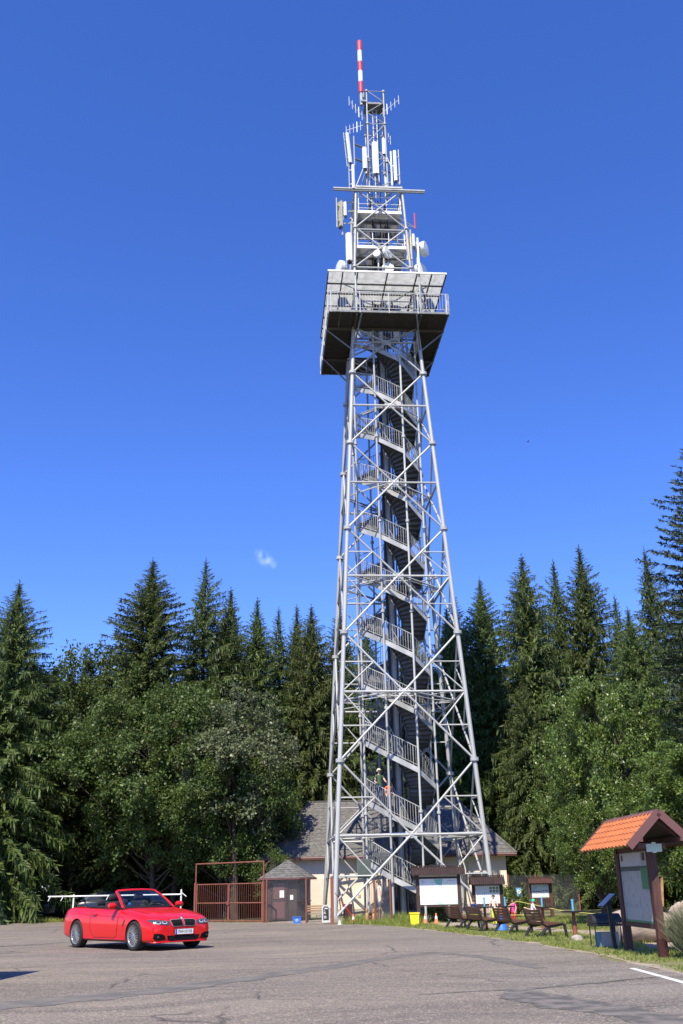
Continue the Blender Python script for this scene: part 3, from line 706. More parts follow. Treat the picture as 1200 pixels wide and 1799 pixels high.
# prism section above the canopy with two service decks
UZ = [34.45, 37.25, 40.05]
for i in range(4):
    j = (i + 1) % 4
    for z0, z1 in zip(UZ[:-1], UZ[1:]):
        bar('upper_brace', corner(i, z0), corner(j, z1), 0.045, 'steel', TW); bar('upper_brace', corner(j, z0), corner(i, z1), 0.045, 'steel', TW)
    for z in (33.1, 34.45, 37.12, 40.05): bar('upper_beam', corner(i, z), corner(j, z), 0.05, 'steel', TW)
    bar('upper_brace', corner(i, 30.5), corner(j, 33.0), 0.045, 'steel', TW)
def service_deck(z, h):
    for k in range(4):
        x0 = -h + k * h / 2
        blk('service_deck_panel', (x0 + h / 4, 0, z), (h / 2 - 0.02, 2 * h, 0.03), 'grate_light', TW)
    for s in (-1, 1):
        b = MB(); b.beam((-h, s * h, z - .02), (h, s * h, z - .02), 0.05, 0.2); b.beam((s * h, -h, z - .02), (s * h, h, z - .02), 0.05, 0.196); b.build('service_deck_beam', 'white', TW)
    for y in (-0.35, 0.4): b = MB(); b.beam((-h, y, z - 0.08), (h, y, z - 0.08), 0.07, 0.12); b.build('service_deck_beam', 'steel_dark', TW)
    cs = [V((-h, -h, z)), V((h, -h, z)), V((h, h, z)), V((-h, h, z))]
    for a, c in zip(cs, cs[1:] + cs[:1]):
        b = MB()
        for hh in (0.25, 0.55, 1.05): b.tube(a + V((0, 0, hh)), c + V((0, 0, hh)), 0.02, n=6)
        for f in (0.02, 0.33, 0.66, 0.98): p = a.lerp(c, f); b.tube(p, p + V((0, 0, 1.05)), 0.022, n=6)
        b.build('service_railing', 'white', TW)
service_deck(36.0, 1.42); service_deck(38.55, 1.28)
for x in (-1.3, 1.3): b = MB(); b.beam((x * 0.35, -1.35, 39.55), (x * 0.35, 1.35, 39.55), 0.12, 0.16); b.build('service_deck_beam', 'beam_brown', TW)
b = MB(); b.beam((-1.4, -1.39, 40.22), (1.4, -1.39, 40.22), 0.14, 0.10); b.beam((-1.4, 1.39, 40.22), (1.4, 1.39, 40.22), 0.14, 0.10)
b.beam((-1.39, -1.3, 40.22), (-1.39, 1.3, 40.22), 0.14, 0.096); b.beam((1.39, -1.3, 40.22), (1.39, 1.3, 40.22), 0.14, 0.096); b.build('top_frame', 'steel', TW)
b = MB(); b.tube((-2.72, -1.46, 40.0), (2.72, -1.46, 40.0), 0.075, n=14); b.build('cross_pipe', 'steel', TW, True)
bar('cross_pipe', (-2.7, -1.50, 39.84), (2.7, -1.50, 39.84), 0.045, 'steel_dark', TW)
# slim mast
MC = tl(2.62, 49.75, 0); MH = 0.56
def mc(i, z): s = MH - 0.004 * (z - 41); return V((MC.x + CS[i][0] * s, MC.y + CS[i][1] * s, z))
mz = [40.3, 41.55, 42.8, 44.05, 45.5, 46.35, 47.2, 48.1]
for i in range(4):
    j = (i + 1) % 4
    b = MB(); b.tube(mc(i, 40.2), mc(i, 48.1), 0.044, n=8)
    for z in (42.6, 45.5, 48.05): b.tube(mc(i, z - .05), mc(i, z + .05), 0.10, n=10)
    b.build('mast_leg', 'steel', TW, True)
    for q, (z0, z1) in enumerate(zip(mz[:-1], mz[1:])):
        a, c = (i, j) if q % 2 else (j, i); bar('mast_brace', mc(a, z0), mc(c, z1), 0.026, 'steel', TW, 6)
    for z in (40.4, 42.8, 45.5, 48.05): bar('mast_brace', mc(i, z), mc(j, z), 0.028, 'steel', TW, 6)
    bar('mast_stay', corner(i, 40.2), mc(i, 43.0), 0.035, 'steel', TW, 6)
b = MB()
for s in (-0.12, 0.12): b.tube((MC.x + s, MC.y, 40.3), (MC.x + s, MC.y, 47.6), 0.03, n=6)
for k in range(24): b.tube((MC.x - .12, MC.y, 40.5 + .3 * k), (MC.x + .12, MC.y, 40.5 + .3 * k), 0.012, n=5)
b.build('ladder', 'steel', TW)
for k in range(4):
    p0 = V((MC.x - 0.3 + 0.17 * k, MC.y + 0.3, 40.2)); bar('cable', p0, p0 + V((0.02 * k, 0, 4.5 + 0.7 * k)), 0.022, 'cable', TW, 6)
for k, (ox, r) in enumerate(((0.95, 0.55), (-0.7, 0.4))):
    b = MB(); b.path([V((MC.x + ox * 0.5 + math.cos(t) * r * (1 if ox > 0 else -1), MC.y - 0.2, 41.3 + math.sin(t) * 0.95)) for t in np.linspace(-1.3, 1.6, 10)], 0.025); b.build('cable', 'cable', TW)
b = MB(); b.box((MC.x - 0.05, MC.y, 47.2), (1.2, 0.9, 0.14)); b.build('mast_top_plate', 'steel_dark', TW)
PC = tl(1.80, 49.2, 0)
pole = thing('antenna_pole', 'red and white striped antenna pole on top of the tower', 'antenna', tw(PC.x, PC.y, 46.8), TR)
zz = [1.15, 2.0, 2.85, 3.63, 4.5, 5.35]
for k in range(5):
    b = MB(); b.lathe([(0.145, zz[k]), (0.145, zz[k + 1])] if k < 4 else [(0.145, zz[k]), (0.145, zz[k + 1] - .06), (0.11, zz[k + 1])], n=18); b.build('pole_segment', 'white' if k % 2 else 'red_paint', pole, True)
b = MB(); b.tube((0, 0, 0.15), (0, 0, 1.148), 0.10, n=12); b.build('pole_base', 'steel', pole)
b = MB(); b.box((0.12, 0, 0.95), (0.12, 0.12, 0.4)); b.box((0.12, 0, 0.4), (0.35, 0.3, 0.12)); b.build('bracket', 'steel_dark', pole)
# cable runs inside the prism
rnd = random.Random(3)
for k in range(22):
    x, y = rnd.uniform(-1.1, 1.1), rnd.uniform(-0.6, 1.2); b = MB(); pts = [V((x, y, 30.6))]
    for z in np.linspace(31.5, 39.8, 7): pts.append(V((x * (1 - (z - 30) * .03) + rnd.uniform(-.1, .1), y + rnd.uniform(-.1, .1), z)))
    b.path(pts, 0.03, 5); b.build('cable', 'cable' if k % 3 else 'steel_dark', TW)
for k in range(6):
    b = MB(); b.box((rnd.uniform(-1.0, 1.0), rnd.uniform(0.0, 1.0), 31.0 + rnd.uniform(0, .3)), (0.5, 0.4, 0.8)); b.build('equipment_cabinet', 'steel_dark' if k % 2 else 'steel', TW)

# ---------------- antennas carried by the tower
def panel_antenna(label, x, y, ztop, zbot, w=0.26, d=0.13, yaw=0, tilt=0.0, lean=0.0, back='antenna', pole_off=0.22):
    t = thing('panel_antenna', label, 'antenna', (x, y, zbot), yaw, 'panel antennas on the tower')
    t.rotation_euler = (tilt, lean, yaw); h = ztop - zbot
    b = MB(); pr = [(-w / 2, 0), (-w / 2 + .03, -d * .7), (0, -d), (w / 2 - .03, -d * .7), (w / 2, 0)]
    b.prism(pr, 0, h, 'xy'); b.build('radome', 'antenna', t)
    b = MB(); b.box((0, 0.012, h / 2), (w * 0.96, 0.02, h * 0.98)); b.build('back_plate', back, t)
    b = MB(); b.tube((0, pole_off, -0.15), (0, pole_off, h + 0.15), 0.035, n=8)
    for z in (h * .2, h * .8): b.box((0, pole_off / 2, z), (0.08, pole_off, 0.06))
    b.build('mounting_pole', 'steel', t)
    b = MB(); b.box((0, -0.03, -0.07), (w * .5, d * .6, 0.14)); b.build('connector', 'cable', t)
    return t
panel_antenna('white panel antenna leaning out at upper left of the mast', 0.98, 48.8, 44.25, 42.2, 0.26, 0.14, TR + 0.9, 0, 0.0 - 0.14)
panel_antenna('white panel antenna upright just above the left end of the cross pipe', 1.10, 48.4, 41.7, 40.0, 0.22, 0.13, TR + 1.2)
panel_antenna('narrow white panel antenna at the mast left of the widest one', 1.87, 48.75, 43.25, 41.7, 0.30, 0.13, TR + 0.2)
panel_antenna('widest white panel antenna facing forward at the middle of the mast', 2.50, 48.4, 43.3, 41.0, 0.40, 0.16, TR - 0.1)
panel_antenna('slim white panel antenna right of the mast beside a bare bracket', 3.70, 48.6, 42.85, 40.65, 0.20, 0.14, TR - 1.3)
panel_antenna('short white panel antenna low behind the mast on its right', 3.15, 49.6, 41.7, 40.7, 0.16, 0.12, TR - 0.4)
panel_antenna('white panel antenna behind the right mast leg', 3.08, 49.3, 44.4, 43.2, 0.20, 0.12, TR - 0.7)
panel_antenna('panel antenna with yellowish back at far left below the cross pipe', 0.27, 48.6, 39.25, 37.5, 0.36, 0.15, TR + 2.2, back='antenna_back')
panel_antenna('small white panel antenna beside the yellowish one below the cross pipe', 0.60, 48.5, 39.1, 38.15, 0.18, 0.12, TR + 0.5)
panel_antenna('broad white panel antenna left of the tower above the canopy', 0.76, 48.45, 36.8, 34.95, 0.42, 0.24, TR + 0.7)
panel_antenna('yellowish panel antenna at the right of the tower above the canopy', 4.27, 48.9, 36.9, 35.3, 0.32, 0.13, TR + 2.9, back='antenna_back')
panel_antenna('short white panel antenna above the right of the canopy next to a drum dish', 4.55, 48.8, 36.95, 36.1, 0.18, 0.14, TR - 0.4)
def dish(label, x, y, z, r, yaw, d=None):
    d = d or r * 0.75
    t = thing('drum_dish', label, 'dish antenna', (x, y, z), yaw, 'round dish antennas on the tower')   # +x is the facing side
    b = MB(); b.lathe([(r * .25, -d * .55), (r * .8, -d * .2), (r, 0), (r, d * .75), (r * .97, d * .8), (0, d * .86)], n=28, axis='x'); b.build('drum', 'antenna', t, True)
    b = MB(); b.box((-d * .7, 0, 0), (d * .5, .16, .2)); b.build('bracket', 'steel_dark', t); bar('mounting_pole', (-d * .95, 0, -1.0), (-d * .95, 0, 0.6), 0.05, 'steel', t)
    return t
dish('large drum dish facing right at the right side above the canopy', 5.02, 49.0, 36.05, 0.44, R_(-25), 0.34)
dish('drum dish facing left that rises behind the left end of the canopy', 0.35, 49.5, 35.2, 0.46, R_(205), 0.3)
dish('drum dish half hidden behind the right end of the canopy', 4.85, 49.6, 35.0, 0.42, R_(-50), 0.3)
dish('small dish at the tower centre under the lower service deck', 2.38, 48.35, 35.35, 0.22, R_(-110), 0.16)
dish('medium dish turned sideways at the tower centre under the lower service deck', 2.92, 48.7, 35.65, 0.36, R_(-40), 0.2)
dish('white dish low at the tower centre just above the canopy', 3.0, 49.0, 34.75, 0.36, R_(-95), 0.2)
dish('round dish standing on the canopy at its left, seen as a shadow', *tw(-2.4, -0.9, 33.75), 0.40, R_(200), 0.3)
dish('round dish standing on the canopy at its right, seen as a shadow', *tw(2.6, -0.9, 33.75), 0.48, R_(-20), 0.3)
def yagi(label, a, c, n):
    a, c = V(a), V(c); t = thing('yagi_antenna', label, 'antenna', a, 0, 'yagi antennas on the mast')
    bar('boom', (0, 0, 0), c - a, 0.02, 'antenna', t, 6)
    for k in range(n):
        f = 0.15 + 0.85 * k / (n - 1); p = (c - a) * f; h = 0.34 if k != 1 else 0.40; bar('element', p - V((0, 0, h)), p + V((0, 0, h)), 0.014 if k != 1 else 0.032, 'antenna', t, 6)
yagi('yagi antenna pointing left near the mast top', (1.95, 49.3, 46.0), (1.02, 48.6, 46.75), 5)
yagi('yagi antenna pointing right near the mast top', (2.96, 49.2, 46.2), (4.08, 48.6, 46.75), 5)
yagi('yagi antenna pointing left halfway up the mast', (1.85, 49.2, 45.4), (0.80, 48.9, 44.75), 5)
yagi('yagi antenna pointing right halfway up the mast', (3.15, 49.5, 45.2), (3.55, 49.9, 44.8), 4)
t = thing('whip_antenna', 'short red whip antenna on a long arm at the tower right', 'antenna', (4.70, 49.0, 37.5)); bar('rod', (0, 0, 0), (0.0, 0, 1.1), 0.042, 'red_paint', t, 8); bar('arm', (0, 0, 0.1), (-0.95, -0.2, 0.65), 0.025, 'steel', t, 6); bar('arm', (0, 0, 0.1), (-0.95, -0.2, 0.25), 0.02, 'steel', t, 6)
t = thing('mounting_bracket', 'steel bracket with upright tube at upper left of the mast', 'bracket', (1.25, 48.9, 42.1)); bar('upright', (0, 0, 0), (0, 0, 2.2), 0.045, 'steel', t)
for z in (0.5, 1.6): bar('arm', (0, 0, z), (0.72, 0.4, z), 0.06, 'steel_dark', t)
t = thing('mounting_bracket', 'steel bracket with upright tube at left below the cross pipe', 'bracket', (0.42, 48.75, 37.3)); bar('upright', (0, 0, -0.3), (0, 0, 2.3), 0.06, 'steel', t)
for z in (0.5, 1.35, 2.0): bar('arm', (0, 0, z), (0.8, 0.0, z), 0.04, 'steel', t)
t = thing('mounting_bracket', 'steel bracket with upright tube right of the mast', 'bracket', (3.45, 48.7, 40.4)); bar('upright', (0, 0, 0), (0, 0, 2.5), 0.06, 'antenna', t); bar('arm', (0, 0, 1.4), (0.25, -0.05, 1.4), 0.05, 'antenna', t); bar('arm', (0, 0, 0.3), (-0.5, 0.3, 0.3), 0.03, 'steel', t)
t = thing('mounting_bracket', 'steel bracket with upright tube at right above the canopy', 'bracket', (4.40, 48.95, 35.0)); bar('upright', (0, 0, -1), (0, 0, 2.4), 0.055, 'steel', t)
for z in (0.4, 1.6): bar('arm', (0, 0, z), (-0.6, 0.0, z - 0.1), 0.05, 'steel_dark', t)
t = thing('dish_pole', 'tall slender white pole from the platform railing to the large drum dish', 'pole', (4.66, 47.6, 30.5)); bar('pole', (0, 0, 0), (0.05, 0.5, 5.7), 0.062, 'white', t); bar('arm', (0.05, 0.5, 5.3), (0.3, 1.3, 5.5), 0.04, 'steel', t)

gb = thing('notice_board', 'dark green grey square board fixed to the tower bracing', 'board', (0.66, 46.45, 1.73), TR)
b = MB(); b.box((0, 0, 0.38), (0.56, 0.03, 0.76)); b.build('panel', 'green_board', gb); blk('frame', (0, 0.03, 0.38), (0.6, 0.02, 0.8), 'steel_dark', gb)

# ------------------------------------------------------------------ trees
M['needle'] = leafmat('spruce_needles', (0.042, 0.068, 0.015), (0.120, 0.166, 0.044), 0.18, 0.012, 0.22, 0.55)
M['needle_fir'] = leafmat('fir_needles', (0.028, 0.050, 0.024), (0.085, 0.120, 0.055), 0.12, 0.01, 0.1, 0.5)
M['leaf_grey'] = leafmat('willow_leaves', (0.036, 0.066, 0.014), (0.110, 0.165, 0.040), 0.25, 0.012, 0.15, 0.45)
M['leaf_silver'] = leafmat('aspen_leaves', (0.065, 0.090, 0.040), (0.20, 0.235, 0.125), 0.25, 0.01, 0.1, 0.4)
M['leaf_green'] = leafmat('bright_leaves', (0.040, 0.072, 0.012), (0.165, 0.240, 0.050), 0.3, 0.01, 0.12, 0.38, spec=0.5)

def cards(name, P, D, U, L, Wd, mats, kite=0.4, extra=None):
    """many small leaf-shaped quads: base P, along D, sideways U, lengths L, widths Wd"""
    n = len(P); v = np.empty((n, 4, 3), np.float32)
    v[:, 0] = P; mid = P + D * (L * kite)[:, None]
    nn = np.cross(D, U); nn /= np.linalg.norm(nn, axis=1)[:, None] + 1e-9
    v[:, 1] = mid + U * (Wd / 2)[:, None] + nn * (L * .06)[:, None]; v[:, 3] = mid - U * (Wd / 2)[:, None] + nn * (L * .06)[:, None]; v[:, 2] = P + D * L[:, None]
    me = bpy.data.meshes.new(name)
    vv = v.reshape(-1, 3); ev, ef = (np.zeros((0, 3), np.float32), []) if extra is None else extra
    nv = len(vv); me.vertices.add(nv + len(ev)); me.vertices.foreach_set('co', np.concatenate([vv, np.asarray(ev, np.float32).reshape(-1, 3)]).ravel())
    nl = n * 4 + sum(len(f) for f in ef); me.loops.add(nl)
    idx = np.concatenate([np.arange(n * 4), np.array([i + nv for f in ef for i in f], np.int64)]).astype(np.int32); me.loops.foreach_set('vertex_index', idx)
    me.polygons.add(n + len(ef)); st = np.concatenate([np.arange(n) * 4, n * 4 + np.cumsum([0] + [len(f) for f in ef])[:-1]]) if ef else np.arange(n) * 4
    me.polygons.foreach_set('loop_start', st.astype(np.int32))
    for m in mats: me.materials.append(M[m])
    if ef: me.polygons.foreach_set('material_index', np.concatenate([np.zeros(n, np.int32), np.ones(len(ef), np.int32)]))
    me.update(calc_edges=True); me.validate(); return me
def nrmz(a): return a / (np.linalg.norm(a, axis=-1, keepdims=True) + 1e-9)

def spruce_mesh(seed, H=20.0, R=2.9, nb=520, droop=0.5, hang=0.5, twig=0.45, dens=1.0, clear=0.03, ragged=0.35, mat_='needle', tw_w=0.085, curve=7.0, bare=0.0):
    g = np.random.default_rng(seed); P, D, L, Wd = [], [], [], []; bk = MB()
    top = H * (1 - clear); asym = [g.normal() * .08 for _ in range(4)]
    for bi in range(nb):
        u = (bi + g.random()) / nb; f = u ** 0.80; z = H * clear + top * f; d_ = H - z
        if f > 0.985: continue
        rr = R * (1 - math.exp(-max(0, d_ - .7) / curve)) * (1.0 - 0.10 * max(0, .25 - f) / .25) + 0.03 + .05 * min(1, d_)
        a = bi * 2.39996 + g.normal() * 0.35
        lump = 1 + 0.36 * mnoise.noise(V((math.cos(a) * 1.3, math.sin(a) * 1.3, z * .45 + seed))) + asym[0] * math.cos(a) + asym[1] * math.sin(a)
        Lb = rr * lump * (1 - ragged * g.random() ** 1.6 + 0.18 * (g.random() < .12))
        up = (0.62 * f ** 2 + 0.06) * Lb; dr = droop * (1 - f * 0.92) * Lb
        out = np.array([math.cos(a), math.sin(a), 0.0]); side = np.array([-math.sin(a), math.cos(a), 0.0])
        def pt(t):
            t = np.asarray(t)[..., None]; return out * (Lb * t) + np.array([0, 0, 1.0]) * (z + up * t - dr * t * t * 1.25 + 0.32 * dr * t ** 4)
        pts = pt(np.array([0, .4, .75, 1.0])); bk.path([V(q) for q in pts], [0.03 * (1 - f) + .010, .018 * (1 - f) + .008, .010, .004], 3)
        k1 = (0.50 + 0.50 * (1 - f)) * min(1, .32 + d_ / 5)
        n = max(9, int(Lb / 0.040 * dens)); t = 0.10 + 0.90 * g.random(n) ** 0.75
        sg = np.where(g.random(n) < .5, -1, 1)[:, None]
        dd = out * (0.5 + 0.4 * g.random(n))[:, None] + sg * side * (0.45 + 0.6 * g.random(n))[:, None] + np.array([0, 0, -1.0]) * (hang * (0.2 + 0.8 * g.random(n)) * (1 - f))[:, None] + np.array([0, 0, .35 * f]) + g.normal(size=(n, 3)) * 0.14
        P.append(pt(t)); D.append(nrmz(dd)); L.append(twig * (0.4 + 0.75 * g.random(n)) * (1.15 - 0.5 * t) * k1 + .05); Wd.append(tw_w * (0.6 + 0.7 * g.random(n)) * k1)
        n2 = max(5, int(Lb / 0.042 * dens)); t2 = 0.12 + 0.88 * g.random(n2)
        d2 = np.array([0, 0, -1.0]) * (0.5 + hang) + out * 0.30 + g.normal(size=(n2, 3)) * 0.28
        P.append(pt(t2)); D.append(nrmz(d2)); L.append((0.30 + .75 * g.random(n2)) * (.35 + hang) * (1 - .72 * f) * min(1, .2 + d_ / 5) * twig * 1.5 + .04); Wd.append(tw_w * (.6 + .5 * g.random(n2)) * k1)
        P.append(pt(np.array([0.90]))); D.append(nrmz(np.array([out + np.array([0, 0, 0.25 * f + .1 - .35 * droop * (1 - f)])]))); L.append(np.array([0.24 + .22 * (1 - f)])); Wd.append(np.array([tw_w * .8]))
    # inner sprays that close the crown round the trunk
    n = int(nb * 9 * (1 - bare)); f = g.random(n) ** .8; z = H * clear + top * f * .97; a = g.random(n) * 6.28; r = R * (1 - np.exp(-np.maximum(0, H - z - .9) / curve)) * (.12 + .45 * g.random(n))
    P.append(np.stack([np.cos(a) * r, np.sin(a) * r, z], 1)); D.append(nrmz(np.stack([np.cos(a) * .5, np.sin(a) * .5, -.6 + .0 * a], 1) + g.normal(size=(n, 3)) * .35)); L.append(twig * (.5 + .7 * g.random(n)) * (1.1 - .6 * f) * np.minimum(1, .2 + (H - z) / 5)); Wd.append(np.full(n, tw_w * 1.5))
    n = 46; zt = H - 1.5 * g.random(n); P.append(np.stack([np.zeros(n), np.zeros(n), zt], 1)); aa = g.random(n) * 6.28
    D.append(nrmz(np.stack([np.cos(aa), np.sin(aa), np.full(n, .8)], 1))); L.append(.08 + .10 * (H - zt)); Wd.append(np.full(n, .04))
    P, D, L, Wd = np.concatenate(P), np.concatenate(D), np.concatenate(L), np.concatenate(Wd)
    ow = nrmz(P * np.array([1, 1, 0.0])); U = nrmz(np.cross(D, nrmz(ow * .6 + np.array([0, 0, .45]) + g.normal(size=D.shape) * 0.5)))
    crown = cards('crown_' + str(seed), P, D, U, L, Wd, (mat_, 'bark'), 0.42, (bk.v, bk.f))
    tb = MB(); tb.path([(0, 0, -0.3), (0, 0, H * .3), (0, 0, H * .7), (0, 0, H * 1.0)], [H * .012, H * .0095, H * .0045, 0.012], 9)
    return crown, tb.mesh('trunk_' + str(seed), 'bark', True)

def broad_mesh(seed, H, R, z0, mat_, nclump=170, leaves=230, leaf=0.14, clump=0.62, bark='bark', flat_=0.9, low=0.0, stems=1):
    g = np.random.default_rng(seed); tb = MB(); cents = []
    cz = (z0 + H) / 2; hz = (H - z0) / 2
    for k in range(nclump):
        while True:
            d = g.normal(size=3); d /= np.linalg.norm(d)
            if d[2] > -0.75: break
        r = (0.35 + 0.65 * g.random() ** 0.45)
        bump = 1 + 0.24 * mnoise.noise(V((d[0] * 1.7 + seed, d[1] * 1.7, d[2] * 1.7))) + 0.12 * mnoise.noise(V((d[0] * 4 + seed, d[1] * 4, d[2] * 4)))
        hs_ = 1.0 if d[2] > 0 else 1 + 0.50 * d[2]
        c = np.array([d[0] * R * r * bump * hs_, d[1] * R * r * bump * hs_, cz + d[2] * hz * r * bump * flat_])
        cents.append(c)
    cents = np.array(cents)
    # limbs: trunk(s), then a limb to groups of clumps
    nl = 11; axes = []
    for s in range(stems):
        bx, by = (g.normal() * .25, g.normal() * .25) if stems > 1 else (0, 0)
        tp = (bx * 3, by * 3, cz + hz * .35); tb.path([(bx, by, -0.3), (bx * 1.6, by * 1.6, z0 * .8 + .6), tp], [H * .016, H * .012, H * .004], 8); axes.append((bx, by, tp))
    for k in range(0, nclump, 2):
        c = cents[k]; ax_ = axes[k % stems]; zz = max(z0 * 0.6, c[2] - 0.55 * math.hypot(c[0], c[1]) - .3); zz = min(zz, cz + hz * .3)
        f = zz / (cz + hz * .35); s0 = V((ax_[0] * (1 + 2 * f), ax_[1] * (1 + 2 * f), zz)); e = V(c); m_ = s0.lerp(e, .5) + V((0, 0, -.1)) + V(g.normal(size=3) * .12)
        tb.path([s0, m_, e], [0.055, 0.035, 0.012], 4)
    P, D, L = [], [], []
    for c in cents:
        n = int(leaves * (0.6 + .8 * g.random())); cr = clump * (0.6 + 0.9 * g.random())
        # each clump is a loose spray of twigs carrying leaves
        nt = 9; td = nrmz(g.normal(size=(nt, 3)) + np.array([0, 0, .25]) + nrmz(c - np.array([0, 0, cz])) * .6); ti = g.integers(0, nt, n)
        p = c + td[ti] * (cr * g.random(n) ** .6)[:, None] * 1.25 + g.normal(size=(n, 3)) * cr * 0.22
        P.append(p); D.append(nrmz(td[ti] * .5 + g.normal(size=(n, 3)) * .8 + np.array([0, 0, -.25]))); L.append(leaf * (.6 + .7 * g.random(n)))
    P, D, L = np.concatenate(P), np.concatenate(D), np.concatenate(L)
    # leaves face outwards and up on the whole
    nr = nrmz(nrmz(P - np.array([0, 0, cz - hz * .5])) * .5 + np.array([0, 0, .5]) + g.normal(size=P.shape) * .6); U = nrmz(np.cross(D, nr))
    return cards('crown_' + str(seed), P, D, U, L, L * .62, (mat_,), 0.45), tb.mesh('trunk_' + str(seed), bark, True)

SP = [spruce_mesh(11, R=3.8, nb=600, droop=0.65, hang=0.95, twig=.50, ragged=.55),
      spruce_mesh(12, R=3.8, nb=720, droop=0.35, hang=0.45, twig=.44, ragged=.30, curve=6.5),
      spruce_mesh(13, R=3.6, nb=400, droop=0.6, hang=0.9, twig=.50, ragged=.6, curve=7.5, bare=.4),
      spruce_mesh(14, R=3.5, nb=580, droop=0.5, hang=0.75, twig=.44, ragged=.45, curve=7)]
FIR = spruce_mesh(15, R=3.3, nb=800, droop=0.15, hang=0.28, twig=.38, ragged=.4, mat_='needle_fir', curve=6)
rt = random.Random(77)
def tree(name, label, cat, meshes, x, y, h, h0, wide=1.0, group=None, z=0.0):
    t = thing(name, label, cat, (x, y, z), rt.uniform(0, 6.28), group); s = h / h0; t.scale = (s * wide, s * wide, s)
    link('crown', meshes[0], t); link('trunk', meshes[1], t); return t
def at_px_dir(px_ratio, y): return px_ratio * y
G1 = 'spruces at the edge of the forest'
spr = [  # x, y, height, width, mesh, label
    (-18.6, 54.9, 18.3, 1.28, 0, 'broad drooping spruce at the far left edge of the forest'),
    (-23.8, 61, 19.5, 1.2, 2, 'spruce cut by the left edge behind the broad drooping one'),
    (-20.3, 77, 19.3, .72, 3, 'small slim spruce tip standing in the left gap against the sky'),
    (-12.1, 60.5, 21.3, 1.32, 1, 'tall dense cone shaped spruce, the fullest on the left side'),
    (-9.0, 62.5, 21.9, 1.05, 2, 'tall open spruce with ragged boughs right of the fullest spruce'),
    (-7.5, 64, 20.3, .95, 0, 'spruce just right of the tall ragged one, behind the silvery aspen'),
    (-5.8, 65, 19.8, 1.0, 3, 'spruce with rusty top above the left end of the house roof'),
    (-4.5, 67, 19.7, .95, 2, 'narrow spruce second right of the rusty topped one'),
    (-3.3, 68, 20.1, .9, 3, 'slender spruce with pale bare top left of the tower'),
    (-2.2, 65.5, 19.4, 1.0, 0, 'spruce nearest the left leg of the tower'),
    (-0.3, 69, 20.4, 1.0, 3, 'spruce partly hidden by the left tower leg'),
    (1.5, 66, 18.6, 1.05, 2, 'spruce seen through the lattice left of the stair'),
    (4.6, 68, 18.8, 1.05, 1, 'spruce hidden behind the stair of the tower'),
    (6.9, 65, 18.9, 1.0, 0, 'spruce seen through the lattice right of the stair'),
    (7.9, 69, 20.9, 1.0, 3, 'dark spruce partly hidden by the right tower leg'),
    (9.4, 66, 21.2, .95, 1, 'pointed spruce just right of the tower'),
    (11.95, 63.5, 22.0, 1.05, 0, 'tall spruce with tiered drooping boughs right of the tower'),
    (14.6, 66, 22.4, .95, 2, 'slim pale spruce between two taller spruces on the right'),
    (16.1, 64.5, 22.9, 1.0, 3, 'tallest slim spruce of the right hand group'),
    (19.4, 69, 20.6, .8, 2, 'thin sparse spruce low in the gap on the right'),
    (21.0, 66, 23.1, 1.0, 2, 'tall open spruce left of the dark fir'),
    (23.2, 64, 21.4, 1.05, 0, 'spruce with long boughs beside the dark fir at the right edge'),
    (10.4, 58.5, 12.8, 1.1, 0, 'shorter spruce with sweeping boughs at the right end of the house'),
    (13.6, 57, 11.5, 1.25, 0, 'shorter spruce between the house and the bright green tree'),
]
for x, y, h, w_, k, lb in spr: tree('spruce_tree', lb, 'spruce', SP[k], x, y, h, 20.0, w_, G1)
tree('fir_tree', 'dark dense fir rising along the right edge of the picture', 'fir', FIR, 13.5, 34.5, 17.6, 20.0, 1.15)
GB = 'dark spruces filling the forest behind'
for i, (x, y) in enumerate([(-34, 63), (-29.5, 60), (-27, 67), (-17, 66), (-15, 70), (-11, 69), (-9, 74), (-6.5, 73), (-1.5, 75), (3, 76), (6, 78), (10.5, 76), (13, 72), (18, 74), (21.5, 73), (25, 70), (28, 65), (-26, 72), (-21.5, 68), (-32, 70), (-38, 60), (31, 58), (27, 52), (24, 45), (20, 52), (17, 58)]):
    tree('spruce_tree', 'dark spruce standing deeper in the forest behind the front row', 'spruce', SP[(i * 7 + 1) % 4], x, y, 15.5 + (i * 37 % 10) * .25, 20.0, 1.15, GB)

BR = {'willow': broad_mesh(31, 11.0, 5.2, 1.0, 'leaf_grey', 380, 270, .15, .55, stems=3),
      'aspen': broad_mesh(32, 10.0, 2.7, 1.8, 'leaf_silver', 150, 200, .15, .42, 'bark', stems=2),
      'bright': broad_mesh(33, 8.6, 3.9, 0.6, 'leaf_green', 230, 300, .125, .36, 'bark', stems=3)}
tree('willow_tree', 'wide grey green willow behind the red convertible', 'willow', BR['willow'], -9.9, 56.6, 12.4, 11.0, 1.0, 'grey green willows on the left')
tree('willow_tree', 'grey green willow filling the gap beside the drooping left spruce', 'willow', BR['willow'], -15.6, 61.5, 15.2, 11.0, .9, 'grey green willows on the left')
tree('willow_tree', 'lower grey green willow reaching over the rust red gate', 'willow', BR['willow'], -6.6, 55.2, 9.0, 11.0, .95, 'grey green willows on the left')
tree('aspen_tree', 'silvery leaved aspen left of the house roof', 'aspen', BR['aspen'], -5.6, 53.9, 11.3, 10.0, 1.0)
tree('broadleaf_tree', 'bright green bushy tree behind the tile roofed board', 'tree', BR['bright'], 10.0, 38.0, 8.9, 8.6, .70, 'bright green trees on the right')
tree('broadleaf_tree', 'lower bright green tree at the right edge under the dark fir', 'tree', BR['bright'], 11.2, 32.5, 5.6, 8.6, 1.15, 'bright green trees on the right')
tree('broadleaf_tree', 'young bright green tree with low boughs beside the path', 'tree', BR['bright'], 8.6, 36.4, 4.3, 8.6, .9, 'bright green trees on the right')
tree('broadleaf_tree', 'shady broadleaf tree behind the far red brown board', 'tree', BR['bright'], 13.2, 48, 8.0, 8.6, 1.1, 'bright green trees on the right')

